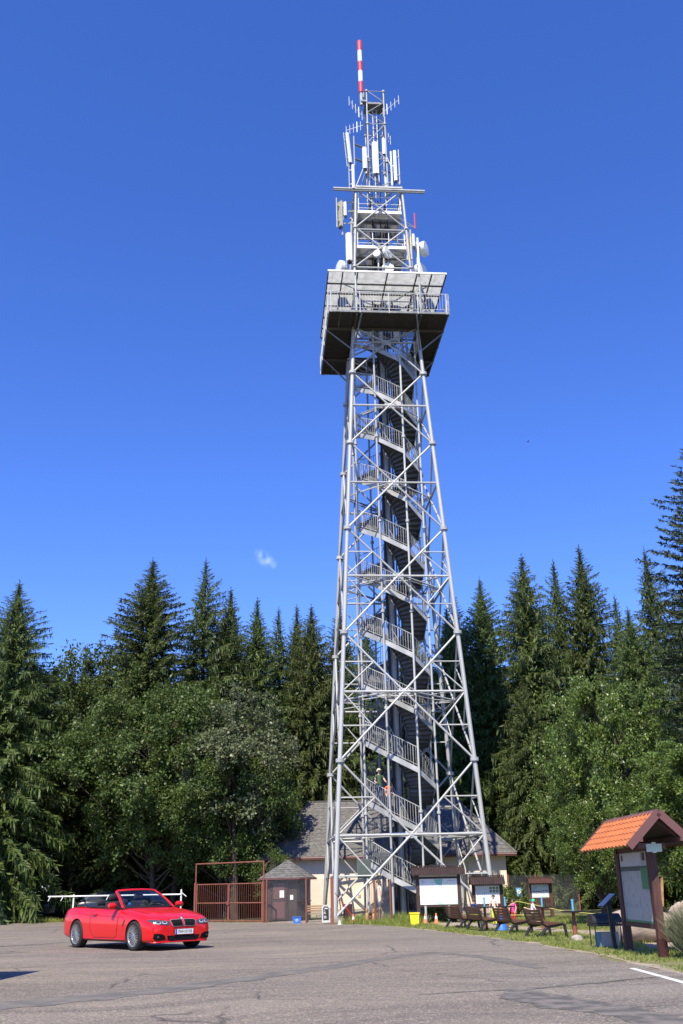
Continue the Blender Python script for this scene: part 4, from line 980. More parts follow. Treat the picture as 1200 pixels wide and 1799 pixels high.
# bushes and grass
def bush(label, x, y, h, r, m, seed, n=36, leaf=.09):
    me, tr = broad_mesh(seed, h, r, 0.05, m, n, 90, leaf, .22, stems=3); t = thing('bush', label, 'bush', (x, y, 0), 0, 'low bushes'); link('foliage', me, t); link('stems', tr, t)
bush('low leafy shrub behind the chain link fence right of the house', 7.0, 46.0, 1.3, .75, 'leaf_green', 41)
bush('dark weedy shrub under the big map board', 3.6, 42.8, 0.8, .7, 'leaf_green', 42)
bush('overhanging shrub at the left end of the house', -3.9, 52.6, 3.6, 1.0, 'leaf_grey', 44, 60)

def in_poly(x, y, poly):
    c = np.zeros(len(x), bool); j = len(poly) - 1
    for i in range(len(poly)):
        xi, yi = poly[i]; xj, yj = poly[j]
        if yi != yj: c ^= ((yi > y) != (yj > y)) & (x < (xj - xi) * (y - yi) / (yj - yi) + xi)
        j = i
    return c
def grass(name, label, poly, n, h, seed, avoid=()):
    g = np.random.default_rng(seed); xs, ys = [p[0] for p in poly], [p[1] for p in poly]
    x = g.uniform(min(xs), max(xs), n * 4); y = g.uniform(min(ys), max(ys), n * 4); k = in_poly(x, y, poly)
    dn = np.array([mnoise.noise(V((a * .8, b_ * .8, seed))) for a, b_ in zip(x, y)]); k &= g.random(len(x)) < np.clip(.62 + dn * 1.1, .12, 1)
    for a in avoid: k &= ~in_poly(x, y, a)
    x, y, dn = x[k][:n], y[k][:n], dn[k][:n]; n = len(x)
    P = np.stack([x, y, np.full(n, -.03)], 1); D = nrmz(np.concatenate([g.normal(size=(n, 2)) * .85, np.ones((n, 1))], 1)); a = g.random(n) * 6.28
    U = np.stack([np.cos(a), np.sin(a), np.zeros(n)], 1); L = h * (.5 + .9 * g.random(n)) * np.clip(1 + dn * 1.2, .4, 2.0)
    me = cards(name, P, D, U, L, np.full(n, .014) * (1 + .03 * np.hypot(x, y)), ('grass',), 0.3); o = link(name, me); tag(o, label, 'grass', None, 'stuff'); return o
M['grass'] = leafmat('grass_blades', (0.16, 0.22, 0.040), (0.36, 0.40, 0.12), 0.45, 0.0, 0.0, 0.6, scale=1.3)
path_p = [(3.2, 39.5), (4.6, 35.9), (5.7, 32.6), (6.5, 30.6), (7.6, 29.7), (9.8, 29.9), (10, 31.3), (8.2, 31.7), (7.0, 33), (6.1, 36), (5.1, 40), (4.2, 42), (2.8, 41.6)]
gp = [(x + .12, y) for x, y in EDGE[9:20]] + [(12, 17), (12, 45), (7, 46.5), (2, 44)]
grass('verge_grass', 'green grass verge with weeds along the right edge of the asphalt', gp, 100000, .085, 5, (path_p, [(6.5, 23.7), (9, 22.9), (12, 22.7), (12, 26.8), (8, 26.6), (6.8, 25.4)]))
grass('verge_grass', 'tall grass fringe at the foot of the tower', [(-0.4, 42.9), (0.7, 41.35), (2.4, 40.5), (3.4, 43), (1, 45)], 5000, .28, 6)
grass('verge_grass', 'sunlit grass strip at the left edge of the lot', [(-26, 55.9), (-18, 54.9), (-10.5, 53.2), (-9.5, 54.5), (-18, 57), (-26, 58)], 12000, .22, 7)
grass('verge_grass', 'tufts of grass along the foot of the gate', [(-7.5, 49.9), (-3.6, 46.6), (-3.4, 46.9), (-7.3, 50.3)], 1600, .10, 8)
lv = thing('lavender_bush', 'grey green feathery bush at the right edge beside the tile roofed board', 'bush', (6.62, 20.6, 0))
g = np.random.default_rng(9); n = 5200; a = g.random(n) * 6.28; r = g.random(n) ** .5; P = np.stack([np.cos(a) * r * .3, np.sin(a) * r * .3, g.random(n) * .25], 1); D = nrmz(np.stack([np.cos(a) * r * .75, np.sin(a) * r * .75, np.ones(n)], 1) + g.normal(size=(n, 3)) * .12)
M['leaf_lav'] = leafmat('lavender_leaves', (0.12, 0.14, 0.075), (0.26, 0.27, 0.17), .2, 0, 0, .6)
link('stems', cards('lavender_stems', P, D, nrmz(np.cross(D, g.normal(size=(n, 3)))), .35 + .55 * g.random(n) * (1.1 - r * .4), np.full(n, .016), ('leaf_lav',), .5), lv)

# ------------------------------------------------------------------ red convertible
def applied(o):
    dg = bpy.context.evaluated_depsgraph_get(); return bpy.data.meshes.new_from_object(o.evaluated_get(dg))
def zap(o): bpy.data.objects.remove(o, do_unlink=True)
M['car_red'] = mat('car_red', (0.60, 0.006, 0.008), 0.35, 0.0, spec=0.25, coat=0.7)
M['dark_paint'] = mat('dark_car_paint', (0.012, 0.016, 0.022), 0.3, 0, coat=1.0)
M['blue_paint'] = mat('dark_blue_paint', (0.02, 0.03, 0.06), 0.3, 0, coat=1.0)
M['green_paint'] = mat('dark_green_car_paint', (0.008, 0.03, 0.024), 0.35, 0, coat=1.0)
M['grille_black'] = mat('grille_black', (0.006, 0.006, 0.007), 0.7, spec=0.08)
M['rubber'] = mat('tyre_rubber', (0.018, 0.018, 0.018), 0.8)
M['alloy'] = mat('alloy', (0.30, 0.31, 0.33), 0.3, 0.5)
M['dark_alloy'] = mat('dark_alloy', (0.06, 0.06, 0.065), 0.5, 0.6)
M['chrome'] = mat('chrome', (0.8, 0.8, 0.82), 0.12, 1.0)
M['leather'] = mat('black_leather', (0.022, 0.022, 0.024), 0.5, 0, (0.03, 0.03, 0.032), 8)
M['lamp_white'] = mat('lamp_lens', (0.55, 0.57, 0.6), 0.12, 0.0, spec=0.8, coat=1.0)
M['lamp_dark'] = mat('lamp_housing', (0.10, 0.11, 0.12), 0.15, 0.5, coat=1.0)
M['tail_red'] = mat('tail_lamp', (0.28, 0.01, 0.012), 0.15, coat=1.0)
M['eu_blue'] = mat('plate_blue', (0.02, 0.08, 0.42), 0.4)
M['emblem_blue'] = mat('emblem_blue', (0.05, 0.25, 0.62), 0.3)
m_, n_, l_, b_ = newmat('windscreen_glass')
gl = n_.new('ShaderNodeBsdfGlossy'); gl.inputs['Roughness'].default_value = 0.02; trn = n_.new('ShaderNodeBsdfTransparent'); trn.inputs[0].default_value = (0.72, 0.80, 0.80, 1)
fr = n_.new('ShaderNodeFresnel'); fr.inputs[0].default_value = 1.5; mxs = n_.new('ShaderNodeMixShader'); l_.new(fr.outputs[0], mxs.inputs[0]); l_.new(trn.outputs[0], mxs.inputs[1]); l_.new(gl.outputs[0], mxs.inputs[2]); l_.new(mxs.outputs[0], n_['Material Output'].inputs[0])
M['glass'] = m_

STN = [  # x, half width, bottom z, z of widest, shoulder z, shoulder half width, top z
    (2.225, .50, .34, .44, .54, .46, .59), (2.205, .70, .21, .40, .575, .63, .615), (2.155, .815, .18, .43, .645, .745, .685), (2.0, .875, .17, .49, .71, .815, .755),
    (1.72, .905, .17, .54, .79, .845, .845), (1.4, .915, .17, .57, .845, .85, .895), (1.05, .912, .17, .57, .885, .845, .94), (.72, .907, .17, .56, .905, .845, .965),
    (.3, .905, .17, .56, .915, .85, .97), (-.4, .905, .17, .56, .93, .85, .975), (-1.0, .915, .17, .58, .945, .85, .985), (-1.4, .92, .18, .60, .955, .845, .995),
    (-1.8, .905, .20, .62, .965, .82, 1.0), (-2.15, .865, .24, .62, .95, .76, .985), (-2.33, .79, .30, .62, .89, .67, .93), (-2.40, .66, .36, .60, .78, .54, .82)]
def car_body(m, cockpit=True, roof=False):
    rings = []
    for x, w, zb, zw, zs, ws, zt in STN:
        h = [(0, zb), (w * .55, zb), (w * .93, zb), (w * .985, zb + .07), (w * .99, (zb + .07 + zw) / 2), (w, zw), (w * .985, (zw * .45 + zs * .55)), (ws + .012, zs - .022), (ws - .03, zs + (zt - zs) * .35), (ws * .6, zt - (zt - zs) * .12), (ws * .3, zt), (0, zt)]
        rings.append([(x, -y, z) for y, z in h] + [(x, y, z) for y, z in h[-2:0:-1]])
    n = len(rings[0]); b = MB(); vs_ = [p for r in rings for p in r]; fs = []
    for i in range(len(rings) - 1):
        for k in range(n): fs.append((i * n + k, i * n + (k + 1) % n, (i + 1) * n + (k + 1) % n, (i + 1) * n + k))
    for base in (0, (len(rings) - 1) * n):   # end caps as a ladder of quads
        hn = n // 2
        for k in range(hn):
            a, c, d, e = base + k, base + k + 1, base + (n - k - 1) % n, base + (n - k) % n
            fs.append((a, c, d, e) if e != a and c != d else tuple(dict.fromkeys((a, c, d, e))))
    b.add(vs_, fs); o = link('tmp_body', b.mesh('body', (m, 'black'), True))
    sm = o.modifiers.new('s', 'SUBSURF'); sm.levels = 3; sm.render_levels = 3
    cut = []
    def cutter(mbx):
        c = link('tmp_cut', mbx.mesh('cut', ('black', 'black'))); c.data.polygons.foreach_set('material_index', [1] * len(c.data.polygons)); cut.append(c)
        q = o.modifiers.new('b', 'BOOLEAN'); q.operation = 'DIFFERENCE'; q.solver = 'EXACT'; q.object = c
    for ax in (1.405, -1.405):
        for s in (-1, 1): mb = MB(); mb.tube((ax, s * .56, .335), (ax, s * 1.1, .335), .372, n=40); cutter(mb)
    if cockpit:
        mb = MB(); mb.prism([(.66, 1.2), (.60, .50), (-1.22, .50), (-1.30, 1.2)], -.735, .735, 'xz'); cutter(mb)
    me = applied(o); me.name = 'body'; me.polygons.foreach_set('use_smooth', [True] * len(me.polygons)); me.set_sharp_from_angle(angle=R_(38)); zap(o)
    for c in cut: zap(c)
    return me
def make_wheel(front_spokes=True):
    b = MB(); b.lathe([(.235, -.105), (.300, -.115), (.328, -.095), (.335, -.06), (.335, .06), (.328, .095), (.300, .115), (.245, .112)], n=44, axis='y'); b.f = [f for f in b.f if len(f) == 4]; b.m = [0] * len(b.f); tyre = b.mesh('tyre', 'rubber', True)
    b = MB(); b.lathe([(.247, -.113), (.236, -.108), (.222, -.09), (.214, -.03), (.214, .1)], n=44, axis='y'); b.f.pop() if len(b.f[-1]) > 4 else None
    b.f = [f for f in b.f if len(f) == 4]; b.m = b.m[:len(b.f)]
    for k in range(10):
        for q in (-1, 1):
            a = 2 * math.pi * k / 10 + q * .07; a2 = 2 * math.pi * k / 10 + q * .15
            b.beam(V((.05 * math.cos(a), -.085, .05 * math.sin(a))), V((.225 * math.cos(a2), -.098, .225 * math.sin(a2))), .015, .02, up=(0, 1, 0))
    b.lathe([(.064, -.06), (.064, -.092), (.05, -.098), (0, -.098)], n=20, axis='y'); rim = b.mesh('rim', 'alloy', True)
    b = MB(); b.lathe([(0, -.02), (.165, -.02), (.165, .0), (0, .0)], n=28, axis='y'); b.lathe([(0, .02), (.213, .02), (.213, .05), (0, .05)], n=28, axis='y'); disc = b.mesh('brake_disc', 'dark_alloy')
    b = MB(); b.lathe([(0, -.1), (.022, -.1), (.022, -.099)], n=14, axis='y'); cap = b.mesh('hub_cap', 'emblem_blue')
    return tyre, rim, disc, cap
WHL = make_wheel()
def add_wheels(t):
    for ax in (1.405, -1.405):
        for s in (-1, 1):
            w_ = bpy.data.objects.new('wheel', None); COL.objects.link(w_); w_.parent = t; w_.location = (ax, s * .80, .335); w_.empty_display_size = .1
            w_.rotation_euler = (0, 0, 0 if s < 0 else math.pi)
            for nm, me in zip(('tyre', 'rim', 'brake_disc', 'hub_cap'), WHL):
                q = link(nm, me, w_); q.rotation_euler = (0, R_(13 * ax * s + 20), 0) if nm in ('rim', 'hub_cap') else (0, 0, 0)
class Drape:
    def __init__(s, me):
        s.bvh = BVHTree.FromPolygons([v.co for v in me.vertices], [p.vertices for p in me.polygons])
    def hit(s, a, b_, view, off):
        o, d = (V((4, a, b_)), V((-1, 0, 0))) if view == 'front' else (V((-4, a, b_)), V((1, 0, 0))) if view == 'rear' else (V((a, -3, b_)), V((0, 1, 0))) if view == 'right' else (V((a, 3, b_)), V((0, -1, 0))) if view == 'left' else (V((a, b_, 4)), V((0, 0, -1)))
        h = s.bvh.ray_cast(o, d)
        if h[0] is None: return None
        nn = h[1] if h[1].dot(d) < 0 else -h[1]
        return h[0] + nn * off
    def patch(s, name, poly, view, off, m, parent, cuts=3):
        bm = bmesh.new(); vs_ = [bm.verts.new((p[0], p[1], 0)) for p in poly]; f = bm.faces.new(vs_); bmesh.ops.triangulate(bm, faces=[f])
        for _ in range(cuts): bmesh.ops.subdivide_edges(bm, edges=[e for e in bm.edges if e.calc_length() > .03], cuts=1, use_grid_fill=False); bmesh.ops.triangulate(bm, faces=[f for f in bm.faces if len(f.verts) > 3])
        bad = []
        for v in bm.verts:
            h = s.hit(v.co.x, v.co.y, view, off)
            if h is None: bad.append(v)
            else: v.co = h
        bmesh.ops.delete(bm, geom=bad, context='VERTS'); bmesh.ops.recalc_face_normals(bm, faces=bm.faces)
        me = bpy.data.meshes.new(name); bm.to_mesh(me); bm.free(); me.materials.append(M[m]); me.polygons.foreach_set('use_smooth', [True] * len(me.polygons)); return link(name, me, parent)
    def line(s, mb, pts, view, off, w, n=10):
        out = []
        for a, c in zip(pts[:-1], pts[1:]):
            for k in range(n):
                h = s.hit(a[0] + (c[0] - a[0]) * k / n, a[1] + (c[1] - a[1]) * k / n, view, off)
                if h: out.append(h)
        h = s.hit(*pts[-1], view, off)
        if h: out.append(h)
        if len(out) > 1: mb.path(out, w, 5)
CAR = thing('convertible_car', 'bright red convertible car with its roof down parked on the asphalt', 'car', (-5.75, 28.69, 0.0), R_(-47)); CAR.scale = (1.03, 1.03, 1.03)
bme = car_body('car_red'); body = link('body', bme, CAR); dr_ = Drape(bme); add_wheels(CAR)
for s in (-1, 1):
    y = lambda v: s * v
    k_ = dr_.patch('kidney_grille_surround', [(y(0.018), 0.533), (y(0.018), 0.676), (y(0.057), 0.690), (y(0.342), 0.683), (y(0.370), 0.648), (y(0.331), 0.548), (y(0.285), 0.528)], 'front', .012, 'alloy', CAR)
    g_ = dr_.patch('kidney_grille', [(y(0.032), 0.548), (y(0.032), 0.666), (y(0.068), 0.676), (y(0.331), 0.670), (y(0.348), 0.643), (y(0.314), 0.558), (y(0.279), 0.541)], 'front', .018, 'grille_black', CAR)
    mb = MB()
    for q in range(9): dr_.line(mb, [(y(.055 + .031 * q), 0.548), (y(.057 + .032 * q), 0.670)], 'front', .018, 0.0022, 4)
    mb.build('grille_bar', 'dark_alloy', g_)
    hl = dr_.patch('headlight', [(y(.385), 0.656), (y(.392), 0.603), (y(.42), 0.570), (y(.62), 0.576), (y(.76), 0.603), (y(.835), 0.656), (y(.845), 0.696), (y(.70), 0.685), (y(.5), 0.666)], 'front', .010, 'lamp_dark', CAR)
    for c in (.53, .69): dr_.patch('light_ring', [(y(c + .066 * math.cos(t)), .622 + .032 * math.sin(t)) for t in np.linspace(0, 2 * math.pi, 12, endpoint=False)], 'front', .016, 'lamp_white', hl, 2)
    for c in (.53, .69): dr_.patch('projector', [(y(c + .052 * math.cos(t)), .628 + .023 * math.sin(t)) for t in np.linspace(0, 2 * math.pi, 10, endpoint=False)], 'front', .020, 'lamp_dark', hl, 2)
    ik = dr_.patch('side_intake', [(y(.50), 0.250), (y(.53), 0.340), (y(.62), 0.380), (y(.79), 0.390), (y(.80), 0.280), (y(.74), 0.235)], 'front', .008, 'grille_black', CAR)
    dr_.patch('fog_lamp', [(y(.70 + .024 * math.cos(t)), .315 + .024 * math.sin(t)) for t in np.linspace(0, 2 * math.pi, 10, endpoint=False)], 'front', .014, 'lamp_dark', ik, 1)
    vw = 'right' if s < 0 else 'left'
    mb = MB(); dr_.line(mb, [(.64, .93), (.64, .60), (.60, .34), (.52, .27), (-.52, .27), (-.70, .45), (-.72, .70), (-.66, .93)], vw, .001, .006); mb.build('door_seam', 'black', CAR)
    dr_.patch('fender_vent', [(.90, .52), (.93, .56), (.99, .70), (.955, .70), (.90, .60)], vw, .006, 'black', CAR, 2)
    mb = MB(); p = dr_.hit(-.50, .80, vw, .03); mb.beam(p + V((-.10, 0, 0)), p + V((.10, 0, .004)), .022, .03); mb.build('door_handle', 'car_red', CAR)
    dr_.patch('sill_strip', [(-1.0, .19), (-1.0, .215), (1.0, .215), (1.0, .19)], vw, .004, 'black', CAR)
    mb = MB(); dr_.line(mb, [(-1.02, .255), (.0, .245), (1.0, .25)], vw, .006, .014); mb.build('side_skirt', 'car_red', CAR)
    mb = MB(); dr_.line(mb, [(-1.9, .86), (-1.0, .80), (.2, .77), (.9, .75)], vw, -.012, .02, 14); mb.build('waist_crease', 'car_red', CAR)
    dr_.patch('tail_light', [(-2.02, .74), (-2.02, .82), (-2.2, .86), (-2.3, .84), (-2.3, .74)], vw, .006, 'tail_red', CAR, 2)
    mr = MB(); c0 = V((.52, s * 1.0, 1.02)); 
    for i_, (dx, sc) in enumerate(((-.085, .75), (-.05, 1), (.03, .95), (.085, .6))):
        pass
    mr.lathe([(0, -.105), (.06, -.10), (.082, -.05), (.085, .03), (.06, .085), (.03, .10), (0, .103)], n=18, axis='y')
    mr.v = [(c0.x + x * .95, c0.y + yy, c0.z + z_ * .85) for x, yy, z_ in mr.v]
    mo = mr.build('wing_mirror', 'car_red', CAR, True)
    mb = MB(); mb.beam((.54, s * .83, .955), (.53, s * .95, .985), .07, .035); mb.build('mirror_arm', 'black', mo)
    mb = MB(); mb.path([(.70, s * .80, .955), (.45, s * .81, .958), (-.3, s * .80, .975), (-1.15, s * .79, 1.0)], .014, 6); mb.build('sill_trim', 'black', CAR)
    mb = MB(); mb.box((.10, s * .765, .82), (1.2, .05, .25)); mb.build('door_card', 'leather', CAR)
lg = dr_.patch('lower_intake', [(-.42, .235), (-.47, .335), (.47, .335), (.42, .235), (.36, .21), (-.36, .21)], 'front', .008, 'grille_black', CAR)
mb = MB()
for z in (.24, .27, .30): dr_.line(mb, [(-.40, z), (.40, z)], 'front', .012, .004)
mb.build('intake_bar', 'dark_alloy', lg)
mb = MB(); dr_.line(mb, [(-.80, .20), (-.4, .205), (0, .205), (.4, .205), (.80, .20)], 'front', .012, .02); mb.build('front_splitter', 'car_red', CAR)
pc = dr_.hit(0, .415, 'front', .02); PLX = pc.x + .012
pt_ = bpy.data.objects.new('number_plate', None); COL.objects.link(pt_); pt_.parent = CAR; pt_.location = (PLX, 0, .415); pt_.rotation_euler = (R_(90), 0, R_(90))
blk('plate_panel', (0, 0, 0), (.52, .112, .012), 'white', pt_); blk('plate_band', (-.235, 0, .004), (.046, .110, .012), 'eu_blue', pt_)
blk('plate_frame', (0, 0, -.006), (.545, .135, .010), 'black', pt_)
def text(name, body_, size, m, parent, loc, rot=(0, 0, 0), align='CENTER', ext=.002):
    c = bpy.data.curves.new(name, 'FONT'); c.body = body_; c.size = size; c.align_x = align; c.align_y = 'CENTER'; c.extrude = ext
    o = bpy.data.objects.new('tmp', c); COL.objects.link(o); me = applied(o); zap(o); bpy.data.curves.remove(c); me.materials.clear(); me.materials.append(M[m]); return link(name, me, parent, loc, rot)
text('plate_text', '7AN·0105', .098, 'black', pt_, (.022, 0, .008))
ep = dr_.hit(0, .706, 'front', .006)
em = bpy.data.objects.new('emblem', None); COL.objects.link(em); em.parent = CAR; em.location = ep + V((.004, 0, .004)); em.rotation_euler = (0, R_(62), 0)
mb = MB(); mb.lathe([(.041, 0), (.041, .008), (.030, .009), (.030, .006)], n=24); mb.f = [f for f in mb.f if len(f) == 4]; mb.m = [0] * len(mb.f); mb.build('emblem_ring', 'black', em)
for q in range(4):
    mb = MB(); mb.add([(0, 0, .006)] + [(.030 * math.cos(t), .030 * math.sin(t), .006) for t in np.linspace(q * math.pi / 2, (q + 1) * math.pi / 2, 7)], [(0, k, k + 1) for k in range(1, 7)]); mb.build('emblem_quarter', 'emblem_blue' if q % 2 else 'white', em)
# windscreen, frame, interior
def ws(u, v):   # u across -1..1, v up 0..1
    bx, by, bz = .80 - .16 * u * u, .725 * u, .945 + .012 * (1 - u * u); tx, ty, tz = .06 - .09 * u * u, .565 * u, 1.375 - .022 * u * u
    return V((bx + (tx - bx) * v, by + (ty - by) * v, bz + (tz - bz) * v + .03 * math.sin(v * math.pi)))
mb = MB(); nu, nv = 14, 6; mb.add([ws(-1 + 2 * i / nu, j / nv) for j in range(nv + 1) for i in range(nu + 1)], [(j * (nu + 1) + i, j * (nu + 1) + i + 1, (j + 1) * (nu + 1) + i + 1, (j + 1) * (nu + 1) + i) for j in range(nv) for i in range(nu)]); wsc = mb.build('windscreen', 'glass', CAR, True)
mb = MB(); mb.path([ws(-1.03, v) for v in np.linspace(-.03, .97, 7)] + [ws(u, 1.02) for u in np.linspace(-.97, .97, 11)] + [ws(1.03, v) for v in np.linspace(.97, -.03, 7)], .032, 8); mb.build('windscreen_frame', 'car_red', wsc, True)
mb = MB(); mb.path([ws(u, .03) + V((.01, 0, 0)) for u in np.linspace(-1, 1, 12)], .02, 6); mb.path([ws(-.95, v) for v in np.linspace(0, .96, 6)] + [ws(u, .955) for u in np.linspace(-.9, .9, 8)] + [ws(.95, v) for v in np.linspace(.96, 0, 6)], .014, 5); mb.build('screen_seal', 'black', wsc)
mb = MB(); mb.box((.14, 0, 1.28), (.03, .2, .07)); mb.build('rear_view_mirror', 'black', wsc)
o = blk('sticker', (.56, -.53, 1.05), (.01, .06, .06), 'emblem_blue', wsc)
mb = MB(); mb.prism([(.68, .93), (.45, .955), (.34, .90), (.36, .62), (.68, .62)], -.72, .72, 'xz'); mb.build('dashboard', 'leather', CAR)
mb = MB(); mb.box((-.3, 0, .505), (1.75, 1.45, .02)); mb.build('cabin_floor', 'leather', CAR)
mb = MB(); mb.prism([(-1.02, .51), (-1.05, .98), (-1.24, 1.0), (-1.24, .51)], -.73, .73, 'xz'); mb.build('rear_bulkhead', 'leather', CAR)
def seat(x, yy, h, hr):
    st_ = bpy.data.objects.new('seat', None); COL.objects.link(st_); st_.parent = CAR; st_.location = (x, yy, .52)
    mb = MB(); mb.prism([(-.25, 0), (.28, .02), (.30, .14), (.2, .17), (-.25, .12)], -.25, .25, 'xz'); mb.build('cushion', 'leather', st_)
    mb = MB(); mb.prism([(-.22, .1), (-.36, h), (-.28, h + .03), (-.21, h - .02), (-.10, .12)], -.24, .24, 'xz'); mb.build('seat_back', 'leather', st_)
    mb = MB(); mb.lathe([(0, -.13), (.07, -.12), (.095, -.07), (.1, 0), (.095, .07), (.07, .12), (0, .13)], n=14, axis='y'); mb.v = [(a * .6 - .34, c, d * .95 + h + hr) for a, c, d in mb.v]; mb.build('headrest', 'leather', st_, True)
for yy in (-.37, .37): seat(-.15, yy, .57, .12); seat(-.85, yy * .9, .46, .09)
stw = bpy.data.objects.new('steering_wheel', None); COL.objects.link(stw); stw.parent = CAR; stw.location = (.27, .37, .93); stw.rotation_euler = (0, R_(-65), 0)
mb = MB(); mb.path([(.175 * math.cos(t), .175 * math.sin(t), 0) for t in np.linspace(0, 2 * math.pi, 25)], .014, 6); mb.beam((-.17, 0, 0), (.17, 0, 0), .05, .02); mb.build('wheel_rim', 'leather', stw)
mb = MB(); dr_.line(mb, [(.60, -.66), (1.2, -.62), (2.02, -.36)], 'top', -.004, .012, 14); dr_.line(mb, [(.60, .66), (1.2, .62), (2.02, .36)], 'top', -.004, .012, 14); mb.build('bonnet_crease', 'car_red', CAR)
mb = MB(); dr_.line(mb, [(.70, -.72), (1.4, -.70), (1.95, -.66), (2.06, -.36), (2.09, 0), (2.06, .36), (1.95, .66), (1.4, .70), (.70, .72)], 'top', .0, .004, 12); mb.build('bonnet_seam', 'black', CAR)

# dark parked car in the shade behind, and an unseen stand-in van added to cast a shadow on the lot
def closed_car(name, label, loc, rz, m):
    t = thing(name, label, 'car', loc, rz); me = car_body(m, False); link('body', me, t); add_wheels(t)
    P = [(.72, .95), (.05, 1.40), (-.9, 1.44), (-1.75, 1.22), (-2.1, .98)]; mb = MB()
    for s in (-1, 1): pass
    vs_ = [(x, s * (.80 - (z - .95) * .42), z) for s in (-1, 1) for x, z in P]; n = len(P)
    mb.add(vs_, [(k, k + 1, n + k + 1, n + k) for k in range(n - 1)] + [tuple(range(n)), tuple(range(2 * n - 1, n - 1, -1))]); mb.build('cabin', m, t, False)
    mb = MB()
    for s in (-1, 1):
        w_ = lambda x, z: (x, s * (.806 - (z - .95) * .42), z); mb.add([w_(.5, .99), w_(.02, 1.34), w_(-.45, 1.38), w_(-.45, .99)], [(0, 1, 2, 3)]); mb.add([w_(-.52, .99), w_(-.52, 1.38), w_(-.95, 1.37), w_(-1.6, 1.18), w_(-1.8, 1.0)], [(0, 1, 2, 3, 4)])
    mb.add([(-1.80, -.62, 1.21), (-2.08, -.7, 1.0), (-2.08, .7, 1.0), (-1.80, .62, 1.21)], [(0, 1, 2, 3)]); mb.add([(.66, -.72, .995), (.66, .72, .995), (.12, .6, 1.36), (.12, -.6, 1.36)], [(0, 1, 2, 3)]); mb.build('window', 'glass_dark', t)
    d = Drape(me)
    for s in (-1, 1): d.patch('tail_light', [(s * .45, .72), (s * .45, .83), (s * .66, .84), (s * .66, .74)], 'rear', .008, 'tail_red', t, 2); d.patch('headlight', [(s * .42, .62), (s * .44, .70), (s * .74, .71), (s * .74, .63)], 'front', .008, 'lamp_white', t, 2)
    return t
closed_car('parked_car', 'dark car parked in the black shade behind the red convertible', (-12.4, 57.6, -0.02), R_(12), 'dark_paint')
closed_car('parked_car', 'dark green car almost hidden in the shade at far left', (-17.2, 60.5, -0.02), R_(100), 'green_paint')
vn = thing('shadow_van', 'unseen stand-in van added outside the left edge to cast its shadow on the asphalt', 'van', (-8.93, 18.3, 0), R_(176))
mb = MB(); mb.prism([(-2.4, .35), (2.3, .35), (2.45, .9), (2.0, 1.05), (1.45, 1.85), (1.2, 1.95), (-2.4, 1.95)], -.92, .92, 'xz'); mb.build('body', 'blue_paint', vn); add_wheels(vn)
mb = MB(); mb.box((-.3, 0, 1.5), (2.6, 1.852, .5)); mb.build('window', 'glass_dark', vn); vn.scale = (1, 1, 1.25)

# ------------------------------------------------------------------ boards
def map_mat(name, base, blot, blot2, sc, seed, lines=True, dark=0.0):
    m, n, l, b = newmat(name); b.inputs['Roughness'].default_value = 0.35
    tc = n.new('ShaderNodeTexCoord'); mp = n.new('ShaderNodeMapping'); mp.inputs['Location'].default_value = (seed, seed * .7, 0); l.new(tc.outputs['Object'], mp.inputs[0])
    c = None
    def layer(prev, scale, lo, hi, colr, det=3):
        t = n.new('ShaderNodeTexNoise'); t.inputs['Scale'].default_value = scale; t.inputs['Detail'].default_value = det; l.new(mp.outputs[0], t.inputs['Vector'])
        r = n.new('ShaderNodeMapRange'); r.inputs[1].default_value = lo; r.inputs[2].default_value = hi; l.new(t.outputs[0], r.inputs[0])
        x = n.new('ShaderNodeMixRGB'); l.new(r.outputs[0], x.inputs[0])
        if prev is None: x.inputs[1].default_value = (*base, 1)
        else: l.new(prev, x.inputs[1])
        x.inputs[2].default_value = (*colr, 1); return x.outputs[0]
    c = layer(None, sc, .55, .62, blot); c = layer(c, sc * 1.6, .60, .66, blot2)
    if lines:
        w = n.new('ShaderNodeTexVoronoi'); w.feature = 'DISTANCE_TO_EDGE'; w.inputs['Scale'].default_value = sc * 3; l.new(mp.outputs[0], w.inputs['Vector'])
        r = n.new('ShaderNodeMapRange'); r.inputs[1].default_value = 0; r.inputs[2].default_value = .03; r.inputs[3].default_value = .45; r.inputs[4].default_value = 0; l.new(w.outputs[0], r.inputs[0])
        x = n.new('ShaderNodeMixRGB'); l.new(r.outputs[0], x.inputs[0]); l.new(c, x.inputs[1]); x.inputs[2].default_value = (.35, .42, .40, 1); c = x.outputs[0]
    l.new(c, b.inputs['Base Color']); return m
M['map_a'] = map_mat('map_print_a', (.76, .80, .78), (.42, .72, .64), (.78, .78, .58), 2.0, 3.3)
M['map_b'] = map_mat('map_print_b', (.74, .77, .80), (.62, .68, .74), (.70, .74, .78), 3.0, 8.1, False)
M['map_c'] = map_mat('map_print_c', (.66, .74, .70), (.48, .62, .56), (.72, .72, .66), 3.0, 5.7)
M['map_d'] = map_mat('map_print_d', (.33, .37, .365), (.22, .27, .26), (.42, .43, .38), 6.0, 2.2)
M['desk_blue'] = mat('desk_print', (.20, .33, .45), .3, 0, (.30, .40, .48), 6)
M['grey_strip'] = mat('grey_print', (.42, .42, .41), .5, 0, (.55, .55, .54), 14)
M['photo_green'] = mat('photo_green', (.05, .12, .03), .4, 0, (.30, .34, .18), 5)
M['teal'] = mat('teal_print', (.22, .55, .45), .4)
M['sign_mint'] = mat('mint_sign', (.50, .72, .62), .4, 0, (.62, .76, .70), 4)
M['dark_green'] = mat('green_print', (.03, .20, .09), .4)
